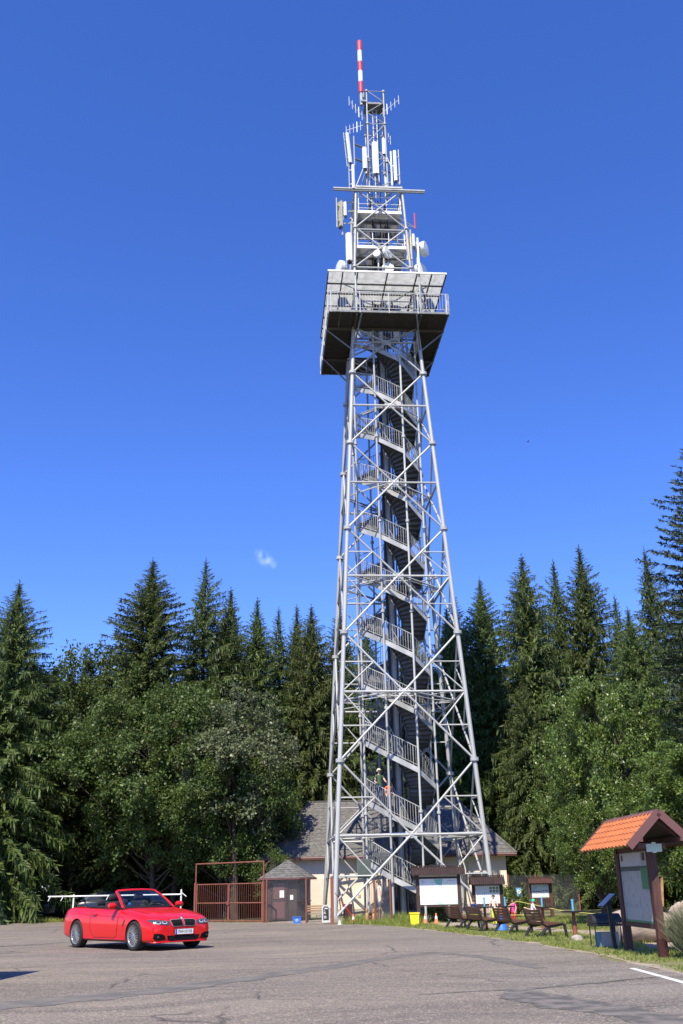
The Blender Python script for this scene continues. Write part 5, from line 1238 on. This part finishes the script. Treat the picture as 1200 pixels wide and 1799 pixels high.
def corrugated_roof(x0, x1, zr, ze, yo, m, parent, waves):
    for s in (-1, 1):
        mb = MB(); n = waves * 6; vs_ = []
        for i in range(n + 1):
            x = x0 + (x1 - x0) * i / n; a = .022 * math.cos(i / 6 * 2 * math.pi)
            for (yy, zz) in ((0.02 * s, zr), (s * yo, ze)): vs_ += [(x, yy, zz + a), (x, yy, zz + a - .012)]
        fs = []
        for i in range(n):
            o, p = i * 4, i * 4 + 4; fs += [(o, p, p + 2, o + 2), (o + 1, o + 3, p + 3, p + 1), (o + 2, p + 2, p + 3, o + 3), (o, o + 1, p + 1, p)]
        mb.add(vs_, fs); mb.build('roof_sheet', m, parent)
    mb = MB(); mb.beam((x0, 0, zr + .03), (x1, 0, zr + .03), .12, .03); mb.build('ridge_cap', m, parent)
def board(label, x, y, w, zp0, zp1, roof, ze, zr, panel, header=None, rz=0.0, wood='brown_wood', roofm='brown_roof', yo=.36, foot=True, waves=16):
    t = thing('information_board', label, 'information board', (x, y, 0), rz)
    for s in (-1, 1): b = MB(); b.box((s * (w / 2 + .08), 0, ze / 2 + .05), (.13, .13, ze + .1)); b.build('post', wood, t)
    for z in (zp0 - .05, zp1 + .04): blk('rail', (0, 0, z), (w + .03, .10, .075), wood, t)
    for s in (-1, 1):
        for s2 in (-1, 1): b = MB(); b.beam((s * (w / 2 + .08), s2 * (yo - .03), ze - .02), (s * (w / 2 + .08), 0, zr - .06), .07, .07); b.build('rafter', wood, t)
    p = blk('map_panel', (0, -.05, (zp0 + zp1) / 2), (w, .025, zp1 - zp0), panel, t)
    if header: blk('header_strip', (0, -.055, zp1 + .13), (w, .02, .10), header, t)
    corrugated_roof(-roof / 2, roof / 2, zr, ze, yo, roofm, t, waves); return t, p
t, p = board('largest map board with brown corrugated roof in front of the tower', 3.47, 41.7, 1.46, .66, 1.60, 2.1, 1.76, 2.05, 'map_a', 'grey_strip', R_(-1), waves=24)
b = MB(); b.add([(-.18, -.066, 1.585), (.18, -.066, 1.585), (.12, -.066, 1.35), (-.08, -.066, 1.40)], [(0, 1, 2, 3)]); b.build('map_area', 'teal', t)
b = MB()
for k in range(6): b.box((.40 + .05 * k, -.066, 1.53), (.03, .004, .03))
b.box((-.62, -.066, 1.53), (.06, .004, .05)); b.build('map_symbol', 'grey_strip', t)
for x_ in (-.55, .35): b = MB(); b.tube((x_, -.35, 0), (x_, -.35, .62), .045); b.build('bollard_tube', 'steel', t)
t, p = board('smaller notice board with dark corrugated roof and six photos', 5.56, 43.1, .95, .63, 1.30, 1.40, 1.36, 1.66, 'map_b', None, R_(-1), wood='brown_wood', roofm='brown_roof', waves=16)
for i in range(3):
    for j in range(2): blk('photo', (.13 + .13 * i, -.066, 1.21 - .12 * j), (.10, .006, .095), 'photo_green', t)
t, p = board('far red brown notice board with picket panel below, at the forest edge', 8.02, 45.0, .72, .79, 1.30, 1.0, 1.36, 1.56, 'map_c', None, 0, wood='red_wood', roofm='red_wood', waves=10)
for k in range(8): blk('picket', (-.31 + .09 * k, -.02, .50), (.045, .03, .42), 'red_wood', t)
blk('picket_rail', (0, .01, .33), (.80, .03, .05), 'red_wood', t)
rnd = random.Random(4)
for k in range(9): blk('flower_print', (-.28 + .07 * k, -.066, 1.04 + rnd.uniform(-.02, .02)), (.045, .006, .04), 'red_paint' if k % 2 else 'dark_red', t)

# tile roofed map stand at the right
K = thing('map_stand', 'tall wooden map stand with orange tiled gable roof at the right', 'information board', (5.98, 22.05, 0), R_(2.5))
for y_, nm in ((-1.02, 'post'), (1.15, 'post')): b = MB(); b.box((0, y_, 1.02), (.150, .150, 2.04)); b.build(nm, 'red_wood', K)
b = MB(); b.box((0, -1.02, .16), (.165, .165, .32)); b.build('post_foot', 'dark_red', K)
for z in (.53, 2.0): b = MB(); b.box((0, .06, z), (.10, 2.0, .09)); b.build('rail', 'red_wood', K)
b = MB(); b.box((-.015, .06, 1.26), (.05, 1.90, 1.36)); b.build('map_panel', 'map_d', K)
for y_ in (-.93, 1.04): b = MB(); b.box((-.03, y_, 1.26), (.09, .09, 1.36)); b.build('panel_frame', 'red_wood', K)
blk('map_header', (-.043, .25, 1.80), (.006, 1.4, .25), 'grey_strip', K); blk('map_band', (-.043, .06, 1.62), (.008, 1.9, .09), 'green_board', K); blk('map_corner', (-.0435, -.62, 1.42), (.008, .5, .40), 'dark_green', K); blk('map_footer', (-.043, .06, .60), (.006, 1.9, .04), 'dark_green', K)
blk('emblem_print', (-.047, .80, 1.84), (.004, .10, .12), 'black', K); blk('notice', (-.044, -.62, 1.84), (.006, .14, .15), 'dark_red', K)
zr_, ze_, hwk, yf, yb = 2.66, 2.06, .62, -1.72, 1.72
for s in (-1, 1):
    b = MB(); b.add([(0, yf, zr_), (0, yb, zr_), (s * hwk, yb, ze_), (s * hwk, yf, ze_), (0, yf, zr_ - .03), (0, yb, zr_ - .03), (s * hwk, yb, ze_ - .03), (s * hwk, yf, ze_ - .03)], [(0, 1, 2, 3), (7, 6, 5, 4), (0, 3, 7, 4), (2, 1, 5, 6), (3, 2, 6, 7)]); b.build('roof_board', 'brown_wood', K)
    b = MB(); b.beam((0, yf - .02, zr_ - .03), (s * (hwk + .03), yf - .02, ze_ - .06), .03, .15, up=(0, 0, 1)); b.build('barge_board', 'brown_trim', K)
    b = MB(); b.beam((0, yb + .02, zr_ - .03), (s * (hwk + .03), yb + .02, ze_ - .06), .03, .15); b.build('barge_board', 'brown_trim', K)
    b = MB(); b.beam((s * .03, yf + .16, zr_ - .16), (s * .56, yf + .16, ze_ - .02), .06, .07); b.build('rafter', 'red_wood', K)
    b = MB(); b.beam((s * .42, -1.6, ze_ + .06), (s * .42, 1.6, ze_ + .06), .08, .10); b.build('purlin', 'red_wood', K)
tile = MB(); nw = 8; tw_, th_ = .235, .20
sl = V((hwk, 0, ze_ - zr_)).normalized()
vs_ = []
for i in range(nw + 1):
    yy = tw_ * i / nw; a = .020 * math.sin(i / nw * 2 * math.pi) + .006
    for u, h in ((0, .006), (th_ * 1.06, .026)): vs_.append((u, yy, h + a))
    vs_.append((th_ * 1.06, yy, a - .004))
fs = []
for i in range(nw): o = i * 3; fs += [(o, o + 1, o + 4, o + 3), (o + 1, o + 2, o + 5, o + 4)]
tile.add(vs_, fs); tme = tile.mesh('roof_tile', 'orange_tile', True)
slope_len = V((hwk + .05, 0, ze_ - zr_)).length; ang = math.atan2(zr_ - ze_, hwk)
for s in (-1, 1):
    for r in range(5):
        d = .03 + r * .174
        for k in range(14):
            y0 = yf + .03 + k * .241
            o = link('roof_tile', tme, K); c = V((s * d * math.cos(ang), y0 if s > 0 else y0 + tw_, zr_ - d * math.sin(ang) + .004))
            o.matrix_local = Matrix.Translation(c) @ Matrix.Rotation(0 if s > 0 else math.pi, 4, 'Z') @ Matrix.Rotation(ang, 4, 'Y')
b = MB(); b.prism([(-.09, zr_ - .04), (0, zr_ + .035), (.09, zr_ - .04), (0, zr_ + .0)], yf, yb, 'xz'); b.build('ridge_cap', 'brown_trim', K)
b = MB(); b.box((0, yf + .62, 2.03), (.55, .07, .10)); b.build('cross_beam', 'brown_trim', K)
for s in (-1, 1): b = MB(); b.box((s * .42, yf + .05, ze_ + .07), (.10, .16, .08)); b.build('beam_end', 'brown_trim', K)
b = MB(); b.box((0.03, yf + .57, 1.99), (.31, .012, .15)); b.box((0.03, yf + .57, 2.08), (.08, .012, .03)); b.box((.03, yf + .57, 1.905), (.08, .012, .02)); b.build('sign_plate', 'white', K)
blk('sign_face', (.03, yf + .562, 1.99), (.285, .008, .125), 'sign_mint', K)
b = MB(); b.beam((.10, -1.0, .9), (.16, -.98, 1.45), .05, .06); b.build('wooden_bracket', 'carved', K)

# slanted reading desk
ld = thing('lectern_sign', 'slanted reading board on a dark post left of the map stand', 'sign', (5.72, 23.75, 0), R_(-86))
b = MB(); b.beam((0, .05, 0), (0, 0, .95), .08, .08); b.build('leg', 'cast_iron', ld)
b = MB(); b.box((0, -.02, .98), (.42, .42, .03), Matrix.Rotation(R_(40), 3, 'X')); b.build('desk_panel', 'cast_iron', ld)
b = MB(); b.box((0, -.035, 1.0), (.39, .38, .012), Matrix.Rotation(R_(40), 3, 'X')); b.build('desk_print', 'desk_blue', ld)
# barrel grill
gl_ = thing('barrel_grill', 'dark half barrel grill on thin legs in front of the log', 'grill', (5.78, 24.55, 0), R_(8))
b = MB(); b.prism([(.20 * math.cos(t), .50 + .20 * math.sin(t)) for t in np.linspace(0, math.pi, 12)], -.34, .34, 'xz') ; b.v = [(y_, x_, z_) for x_, y_, z_ in b.v]; b.build('lid', 'cast_iron', gl_)
for x_ in (-.3, .3):
    for y_ in (-.17, .17): bar('leg', (x_, y_, 0), (x_, y_, .52), .014, 'cast_iron', gl_, 6)
b = MB(); b.box((0, 0, .46), (.68, .40, .05)); b.build('tray', 'cast_iron', gl_)
M['box_blue'] = mat('box_blue', (.10, .24, .34), .6)
bx_ = thing('storage_box', 'grey box with light blue end standing under the barrel grill', 'box', (5.85, 24.75, 0), R_(8)); b = MB(); b.box((.02, 0, .15), (.42, .29, .30)); b.build('box', 'plinth', bx_); b = MB(); b.box((-.21, 0, .15), (.03, .3, .30)); b.build('end_panel', 'box_blue', bx_)

# big bare log
lgt = thing('tree_log', 'thick bare fallen log lying behind the map stand', 'log', (6.7, 26.0, 0), R_(-4))
g = np.random.default_rng(4); pts, rs = [], []
for k, u in enumerate(np.linspace(0, 1, 18)): pts.append(V((-.35 + 2.9 * u, .12 * math.sin(u * 5), .33 + .03 * math.sin(u * 9)))); rs.append(.345 + .045 * math.sin(u * 7) + .02 * g.normal())
b = MB(); b.path(pts, rs, 16); b.v = [tuple(V(p) + V((0, mnoise.noise(V(p) * 5) * .03, mnoise.noise(V(p) * 4 + V((3, 0, 0))) * .035))) for p in b.v]; b.build('log_trunk', 'log', lgt, True)
b = MB()
for k in range(9):
    a = g.random() * 6.28; c = V((1.15 + .45 * g.random(), -.15 + .3 * g.random(), .55 + .25 * g.random())); b.lathe([(0, -.16), (.10, -.12), (.16, 0), (.10, .11), (0, .15)], c, 8)
b.v = [tuple(V(p) + V((mnoise.noise(V(p) * 7) * .07, mnoise.noise(V(p) * 7 + V((5, 0, 0))) * .07, mnoise.noise(V(p) * 6 + V((0, 4, 0))) * .07))) for p in b.v]; b.build('root_plate', 'log', lgt, True)

# benches
def make_bench():
    t = thing('park_bench', '', 'bench', (0, 0, 0), 0, 'park benches along the grass verge'); L = 1.15
    for k in range(5): b = MB(); u = k / 4; b.box((-.30 - .09 * u + .0, 0, .36 + .30 * u), (.024, L, .062), Matrix.Rotation(R_(-16), 3, 'Y')); b.build('back_slat', 'bench_wood', t)
    for k in range(4): b = MB(); b.box((-.20 + .115 * k, 0, .315 + .012 * k), (.095, L, .03), Matrix.Rotation(R_(-5), 3, 'Y')); b.build('seat_slat', 'bench_wood', t)
    for s in (-1, 1):
        y = s * (L / 2 - .06); b = MB()
        b.path([(-.41, y, .70), (-.345, y, .48), (-.27, y, .31), (-.18, y, .27), (.05, y, .29), (.24, y, .33), (.31, y, .30), (.33, y, .16), (.345, y, .0)], [.028, .034, .042, .044, .038, .04, .044, .04, .04], 8)
        b.path([(-.18, y, .27), (-.28, y, .18), (-.36, y, .06), (-.375, y, 0)], [.038, .044, .042, .04], 8)
        b.box((.345, y, .012), (.10, .055, .024)); b.box((-.375, y, .012), (.10, .055, .024)); b.build('side_frame', 'cast_iron', t, True)
    return t
bn = make_bench(); BRZ = R_(14)
bl = ['park bench nearest the camera, at the right end of the row', 'park bench second from the right in the row, behind the nearest one', 'park bench between the seated boy and the blue cone', 'farthest park bench, with a boy in yellow shorts on it']
for i, ((x, y), lb) in enumerate(zip([(5.36, 29.6), (4.84, 32.0), (4.26, 34.4), (3.80, 36.4)], bl)):
    if i == 0: bn.location = (x, y, 0); bn.rotation_euler = (0, 0, BRZ); bn['label'] = lb
    else: dup(bn, (x, y, 0), BRZ + R_(2 * i), lb)

# round standing tables with a blue pole
def table(label, x, y, first=None):
    if first: return dup(first, (x, y, 0), None, label)
    t = thing('post_table', label, 'table', (x, y, 0), 0, 'standing tables with blue poles')
    b = MB(); b.tube((0, 0, 0), (0, 0, .36), .062, .062, 12); b.build('foot_tube', 'rust', t); b = MB(); b.tube((0, 0, .36), (0, 0, .64), .045, n=12); b.build('column', 'rust', t)
    b = MB(); b.lathe([(0, .64), (.30, .64), (.32, .655), (.32, .675), (0, .68)], n=24); b.build('table_top', 'black', t); b = MB(); b.tube((0, 0, .68), (0, 0, .92), .028, n=10); b.lathe([(.036, .92), (.036, .95), (0, .96)], n=10); b.build('pole', 'light_blue', t); return t
tb = table('lone standing table with blue pole, right of the benches', 5.83, 28.1)
table('standing table with blue pole behind the nearest bench', 6.0, 33.5, tb); table('standing table with blue pole between the second and third bench', 5.15, 35.6, tb); table('standing table with pale blue pole in front of the smaller notice board', 4.45, 35.5, tb)
st = thing('stone', 'pale rounded stone at the foot of the lone standing table', 'stone', (5.80, 27.75, 0)); b = MB(); b.lathe([(.17, -.02), (.16, .05), (.10, .10), (0, .12)], n=14); b.v = [tuple(V(p) * (1 + .18 * mnoise.noise(V(p) * 9))) for p in b.v]; b.build('rock', 'stone', st, True)
M['ribbon_yellow'] = mat('ribbon_yellow', (.52, .50, .12), .6)
# yellow slackline ribbons and the blue cone
rb = thing('ribbon_line', 'yellow ribbons strung low between poles behind the benches', 'ribbon', (4.6, 35.4, 0))
for p, q in (((-.1, 0, .42), (1.6, -.6, .40)), ((.35, .3, .52), (.95, .2, .82)), ((.95, .2, .82), (2.2, -1.2, .52)), ((2.2, -1.2, .52), (3.2, -2.2, .42))): b = MB(); b.beam(p, q, .008, .018); b.build('ribbon', 'ribbon_yellow', rb)
bc = thing('blue_cone', 'deep blue cloth cone standing between two benches', 'cone', (4.78, 34.1, 0)); b = MB(); b.lathe([(.20, 0), (.07, .46), (.05, .48), (0, .485)], n=16); b.build('cloth', 'blue_bin', bc, True); b = MB(); b.lathe([(.068, .46), (.03, .66), (0, .67)], n=12); b.build('cone_tip', 'cone_orange', bc)
bs = thing('blue_sign', 'small light blue plate hanging on the fence right of the house', 'sign', (7.42, 46.8, 1.0)); b = MB(); b.box((0, 0, 0), (.26, .02, .36)); b.build('plate', 'light_blue', bs); blk('pictogram', (0, -.014, .02), (.16, .006, .2), 'white', bs)

# bins, pavement sign, cones, carved figure, cabinet, wall bench
yb_ = thing('yellow_bin', 'bright yellow recycling bin on the grass before the map board', 'bin', (2.36, 39.6, 0)); b = MB(); b.prism([(-.14, 0), (.14, 0), (.17, .40), (-.17, .40)], -.14, .14, 'xz'); b.build('bin_body', 'yellow', yb_); blk('bin_lid', (0, 0, .42), (.38, .33, .04), 'yellow', yb_)
bb_ = thing('blue_bin', 'blue paper bin on the asphalt in front of the ticket booth', 'bin', (-2.22, 44.75, 0)); b = MB(); b.prism([(-.15, 0), (.15, 0), (.18, .24), (-.18, .24)], -.15, .15, 'xz'); b.build('bin_body', 'blue_bin', bb_); blk('bin_rim', (0, 0, .245), (.38, .34, .02), 'blue_bin', bb_)
b = MB()
for k in range(3):
    a = 2 * math.pi * k / 3 + .5; b.beam((.055 * math.cos(a), -.168, .12 + .055 * math.sin(a)), (.055 * math.cos(a + 1.7), -.168, .12 + .055 * math.sin(a + 1.7)), .006, .018)
b.build('recycling_mark', 'white', bb_)
af = thing('pavement_sign', 'black and white standing pavement sign beside the dark red post', 'sign', (-1.0, 43.9, 0), R_(4)); b = MB(); b.prism([(-.16, .03), (.16, .03), (.16, .62), (.11, .70), (-.11, .70), (-.16, .62)], -.03, .03, 'xz'); b.build('frame', 'white', af)
b = MB(); b.prism([(-.11, .12), (.12, .12), (.12, .58), (.08, .64), (-.07, .64), (-.11, .58)], -.036, -.031, 'xz'); b.build('chalk_panel', 'black', af)
b = MB(); rnd = random.Random(2)
for k, z in enumerate((.565, .50, .43, .40, .37, .27, .24, .20)): w_ = (.13, .05, .08, .07, .09, .10, .12, .11)[k]; b.box((-.085 + w_ / 2 + (.03 if k == 0 else 0), -.0375, z), (w_, .003, .022 if k else .05))
b.build('chalk_line', 'white', af)
cn0 = None
for x, y, lb in ((.115, 42.6, 'faded orange and white traffic cone by the tower leg'), (2.86, 41.1, 'faded traffic cone left of the pair under the map board'), (3.28, 41.1, 'faded traffic cone right of the pair under the map board')):
    if cn0 is None:
        cn0 = thing('traffic_cone', lb, 'cone', (x, y, 0), 0, 'traffic cones'); b = MB(); b.lathe([(.085, .03), (.055, .17)], n=14); b.f = [f for f in b.f if len(f) == 4]; b.m = [0] * len(b.f); b.build('cone_body', 'cone_orange', cn0)
        b = MB(); b.lathe([(.055, .17), (.04, .26)], n=14); b.build('white_band', 'white', cn0); b = MB(); b.lathe([(.04, .26), (.02, .37), (0, .37)], n=14); b.build('cone_tip', 'cone_orange', cn0); blk('foot_plate', (0, 0, .015), (.22, .22, .03), 'cone_orange', cn0)
    else: dup(cn0, (x, y, 0), 0, lb)
cf = thing('carved_figure', 'colourful carved wooden figures at the foot of the stair', 'statue', (.95, 43.2, 0)); rnd = random.Random(6)
for k in range(5):
    x, y = -.28 + .14 * k, rnd.uniform(-.1, .1); h = rnd.uniform(.35, .62); b = MB(); b.lathe([(.09, 0), (.10, h * .3), (.07, h * .6), (.04, h * .68), (.075, h * .80), (.06, h * .95), (0, h)], (x, y, 0), 10); b.build('figure', ('carved', 'dark_red', 'carved', 'bench_wood', 'carved')[k], cf, True)
rc = thing('cabinet', 'dark red metal cabinet beside the left tower leg', 'cabinet', (-.10, 47.3, 0)); b = MB(); b.box((0, 0, .33), (.40, .3, .66)); b.build('body', 'dark_red', rc); blk('cabinet_door', (0, -.155, .34), (.34, .01, .56), 'dark_red', rc)
sb = thing('barrier_bar', 'thin red and white bar leaning beside the dark red post', 'bar', (-.6, 43.2, 0)); bar('bar', (0, 0, 1.15), (.85, .2, .05), .014, 'red_paint', sb, 6)
wb = thing('wall_bench', 'plain light wooden bench against the cream house wall', 'bench', (-1.45, 46.2, 0))
for k in range(3): blk('back_slat', (0, .1, .44 + .09 * k), (.85, .02, .06), 'carved', wb)
for k in range(3): blk('seat_slat', (0, -.2 + .1 * k, .32), (.85, .08, .03), 'carved', wb)
for s in (-1, 1): blk('leg', (s * .38, -.05, .2), (.05, .4, .4), 'cast_iron', wb)
cp = thing('cable_cap', 'small white drain cap on the asphalt beside the red post', 'cap', (-.42, 42.2, 0)); b = MB(); b.lathe([(.10, 0), (.10, .02), (.05, .03), (.05, .12), (.06, .14), (0, .15)], n=14); b.build('cap', 'white', cp)

# ------------------------------------------------------------------ people
def person(label, loc, rz, H, pose, cloth, cap=None, group=None):
    t = thing('person', label, 'person', loc, rz, group); v, r, e, zone = [], [], [], []
    def add(p, rad, par, z):
        v.append(V(p)); r.append(rad); zone.append(z)
        if par is not None: e.append((par, len(v) - 1))
        return len(v) - 1
    hz = pose.get('hip', .52); ln = R_(pose.get('lean', 0)); up = V((0, math.sin(ln), math.cos(ln)))
    pel = add((0, 0, hz), .072, None, 'pants'); P = V((0, 0, hz))
    sp = add(P + up * .11, .066, pel, 'shirt'); ch = add(P + up * .23, .078, sp, 'shirt'); nb = add(P + up * .305, .045, ch, 'shirt'); nk = add(P + up * .335, .030, nb, 'skin')
    hd0 = add(P + up * .37 + V((0, .008, 0)), .042, nk, 'skin'); hd = add(P + up * .41 + V((0, .008, 0)), .060, hd0, 'skin'); hd2 = add(P + up * .455 + V((0, .0, 0)), .045, hd, 'skin'); hc = v[hd].copy()
    add(hc + V((0, .07, -.012)), .010, hd, 'skin')
    for s, an, kn, sw, eb in ((-1, *pose['legL'], *pose['armL']), (1, *pose['legR'], *pose['armR'])):
        for sx in (s,):
            hp = add(P + V((sx * .052, 0, -.02)), .058, pel, 'pants'); a = R_(an); k = v[hp] + V((sx * .008, math.sin(a), -math.cos(a))) * .235
            md = add(v[hp].lerp(k, .5), .048, hp, 'pants'); kk = add(k, .038, md, cloth.get('knee', 'skin')); a2 = R_(an - kn); f = k + V((0, math.sin(a2), -math.cos(a2))) * .225
            cf_ = add(k.lerp(f, .35), .037, kk, cloth.get('shin', 'skin')); ft = add(f, .024, cf_, cloth.get('shin', 'skin')); d = V((0, math.cos(a2 * .6), math.sin(a2 * .6)))
            hl = add(f + V((0, -.008, -.03)), .026, ft, 'shoe'); add(f + d * .095 + V((0, 0, -.035)), .022, hl, 'shoe')
            sh = add(P + up * .285 + V((sx * .095, 0, 0)), .036, nb, 'shirt'); b_ = R_(sw); el = v[sh] + V((sx * .05, math.sin(b_) * .16, -math.cos(b_) * .16)); um = add(v[sh].lerp(el, .5), .030, sh, 'shirt'); ee = add(el, .024, um, 'skin')
            b2 = R_(sw + eb); wr = el + V((-sx * .015, math.sin(b2), -math.cos(b2))) * .145; ww = add(wr, .018, ee, 'skin'); dd = (wr - el).normalized(); pm = add(wr + dd * .035, .021, ww, 'skin')
            for q in range(4): fb = v[pm] + V((sx * 0, 0, 0)) + dd.orthogonal().normalized() * (.012 * (q - 1.5)); f1 = add(fb + dd * .03, .0065, pm, 'skin'); add(v[f1] + dd * (.02 + .004 * (q in (1, 2))) + V((0, .006, -.004)), .0055, f1, 'skin')
            add(wr + dd * .03 + V((-sx * .02, .022, 0)), .007, ww, 'skin')
    me = bpy.data.meshes.new('body'); me.from_pydata([p * H for p in v], e, []); o = bpy.data.objects.new('tmp_person', me); COL.objects.link(o)
    o.modifiers.new('skin', 'SKIN'); 
    for i, sv in enumerate(me.skin_vertices[0].data): sv.radius = (r[i] * H, r[i] * H); sv.use_root = (i == 0)
    ss = o.modifiers.new('sub', 'SUBSURF'); ss.levels = 1; m2 = applied(o); zap(o); m2.name = 'body'
    keys = ['skin', 'shirt', 'pants', 'shoe']; [m2.materials.append(M[cloth.get(k, k)]) for k in keys]
    segs = [(v[a], v[c], zone[c]) for a, c in e]
    for p in m2.polygons:
        c = p.center / H; best, bz = 9, 'skin'
        for a, d_, z in segs:
            ab = d_ - a; tt = max(0, min(1, (c - a).dot(ab) / (ab.length_squared + 1e-9))); dist = (c - a - ab * tt).length
            if dist < best: best, bz = dist, z
        p.material_index = keys.index(bz); p.use_smooth = True
    link('body', m2, t)
    b = MB(); cc = hc + V((0, -.012, .012)); ns = 10
    prof = [(.069 * math.cos(q), .074 * math.sin(q)) for q in np.linspace(-.15, math.pi / 2, 6)]; b.lathe([(a, z) for a, z in prof], cc, 14)
    b.v = [tuple(V(p) * H) for p in b.v]; b.build('cap' if cap else 'hair', cap or 'hair', t, True)
    if cap: b = MB(); b.lathe([(.0, 0), (.06, 0), (.06, .008), (0, .01)], hc + V((0, .065, .03)), 12); b.v = [tuple(V(p) * H) for p in b.v]; b.build('cap_peak', cap, t)
    b = MB()
    for s in (-1, 1): b.lathe([(0, -.007), (.007, 0), (0, .007)], hc + V((s * .022, .056, .008)), 6)
    b.box(hc + V((0, .054, -.035)), (.026, .006, .005)); b.v = [tuple(V(p) * H) for p in b.v]; b.build('eyes_and_mouth', 'black', t)
    b = MB()
    for s in (-1, 1): b.lathe([(0, -.006), (.015, 0), (0, .006)], hc + V((s * .06, 0, -.003)), 8, 'x')
    b.v = [tuple(V(p) * H) for p in b.v]; b.build('ears', 'skin', t, True)
    return t
M['cap_green'] = mat('green_cap', (.02, .45, .22), .6); M['shirt_white'] = mat('white_shirt', (.72, .74, .78), .8); M['navy'] = mat('navy_cloth', (.02, .03, .12), .8); M['short_yellow'] = mat('yellow_cloth', (.75, .68, .04), .8)
M['denim'] = mat('denim', (.04, .07, .16), .8); M['pink'] = mat('pink_cloth', (.70, .06, .28), .8); M['red_cloth'] = mat('red_cloth', (.45, .03, .04), .8); M['green_cloth'] = mat('green_cloth', (.05, .10, .05), .8); M['orange_cloth'] = mat('orange_cloth', (.60, .12, .04), .7); M['cream_cloth'] = mat('cream_cloth', (.62, .55, .45), .8); M['shoe_dark'] = mat('shoe', (.05, .05, .06), .6)
person('boy in green cap and white shirt running left behind the nearest bench', (5.52, 32.6, 0), R_(80), .92, dict(legL=(28, 30), legR=(-30, 55), armL=(-35, 80), armR=(30, 80), lean=-8), dict(shirt='shirt_white', pants='denim', shoe='shoe_dark'), 'cap_green')
person('boy in dark blue shirt and yellow shorts sitting on the farthest bench', (4.12, 36.0, 0), R_(-60), 1.06, dict(hip=.40, legL=(82, 78), legR=(76, 70), armL=(25, 50), armR=(30, 45), lean=8), dict(shirt='navy', pants='short_yellow', shoe='shirt_white'))
person('child in pink top and red trousers behind the third bench', (5.5, 36.2, 0), R_(150), .88, dict(legL=(5, 5), legR=(-5, 5), armL=(20, 30), armR=(10, 30)), dict(shirt='pink', pants='red_cloth', knee='pants', shin='pants', shoe='shoe_dark'))
person('person in cream clothes with yellow trousers beside the smaller notice board', (5.15, 38.4, 0), R_(160), 1.0, dict(legL=(3, 3), legR=(-4, 3), armL=(15, 30), armR=(10, 20)), dict(shirt='cream_cloth', pants='short_yellow', knee='pants', shin='pants', shoe='shoe_dark'))
def on_stair(x, y):   # height of the nearest tread under a spot in front of the shaft
    return 0
def on_stair(k, z, f, r=1.40):   # a spot on the tread of flight k, a share f of the way up it
    q = oct_(k, r).lerp(oct_(k + 1, r), f); return tw(q.x, q.y, z + DZ * (int(f * NT) + 0.35) / NT + 0.035)
person('person in green top and pale hat standing on the stair inside the tower', on_stair(1, Z0 + DZ * 5, .70), R_(195), 1.72, dict(legL=(2, 2), legR=(-3, 3), armL=(30, 40), armR=(20, 50)), dict(shirt='green_cloth', pants='denim', knee='pants', shin='pants', shoe='shoe_dark'), 'cream_cloth', 'people on the stair')
person('person in orange top on the stair right of the one in the hat', on_stair(1, Z0 + DZ * 5, .20), R_(200), 1.45, dict(legL=(2, 2), legR=(-3, 3), armL=(10, 40), armR=(20, 20)), dict(shirt='orange_cloth', pants='denim', knee='pants', shin='pants', shoe='shoe_dark'), None, 'people on the stair')
person('person in pale clothes standing behind the lowest stair flight of the tower', (1.30, 47.5, 0.0), R_(-60), 1.62, dict(legL=(15, 20), legR=(-10, 10), armL=(20, 30), armR=(-10, 20)), dict(shirt='cream_cloth', pants='cream_cloth', knee='skin', shin='skin', shoe='shoe_dark'))
bd = thing('bird', 'tiny dark bird high in the sky right of the tower', 'bird', (12.4, 60, 28.6), R_(30)); bd.scale = (.5, .5, .5); b = MB()
b.path([(-.16, 0, 0), (-.05, 0, .02), (.08, 0, .02), (.17, 0, 0)], [.01, .05, .045, .012], 6)
for s in (-1, 1): b.add([(.05, s * .03, .03), (-.06, s * .03, .03), (-.12, s * .32, .10), (-.03, s * .30, .11)], [(0, 1, 2, 3), (3, 2, 1, 0)])
b.build('body', 'black', bd)
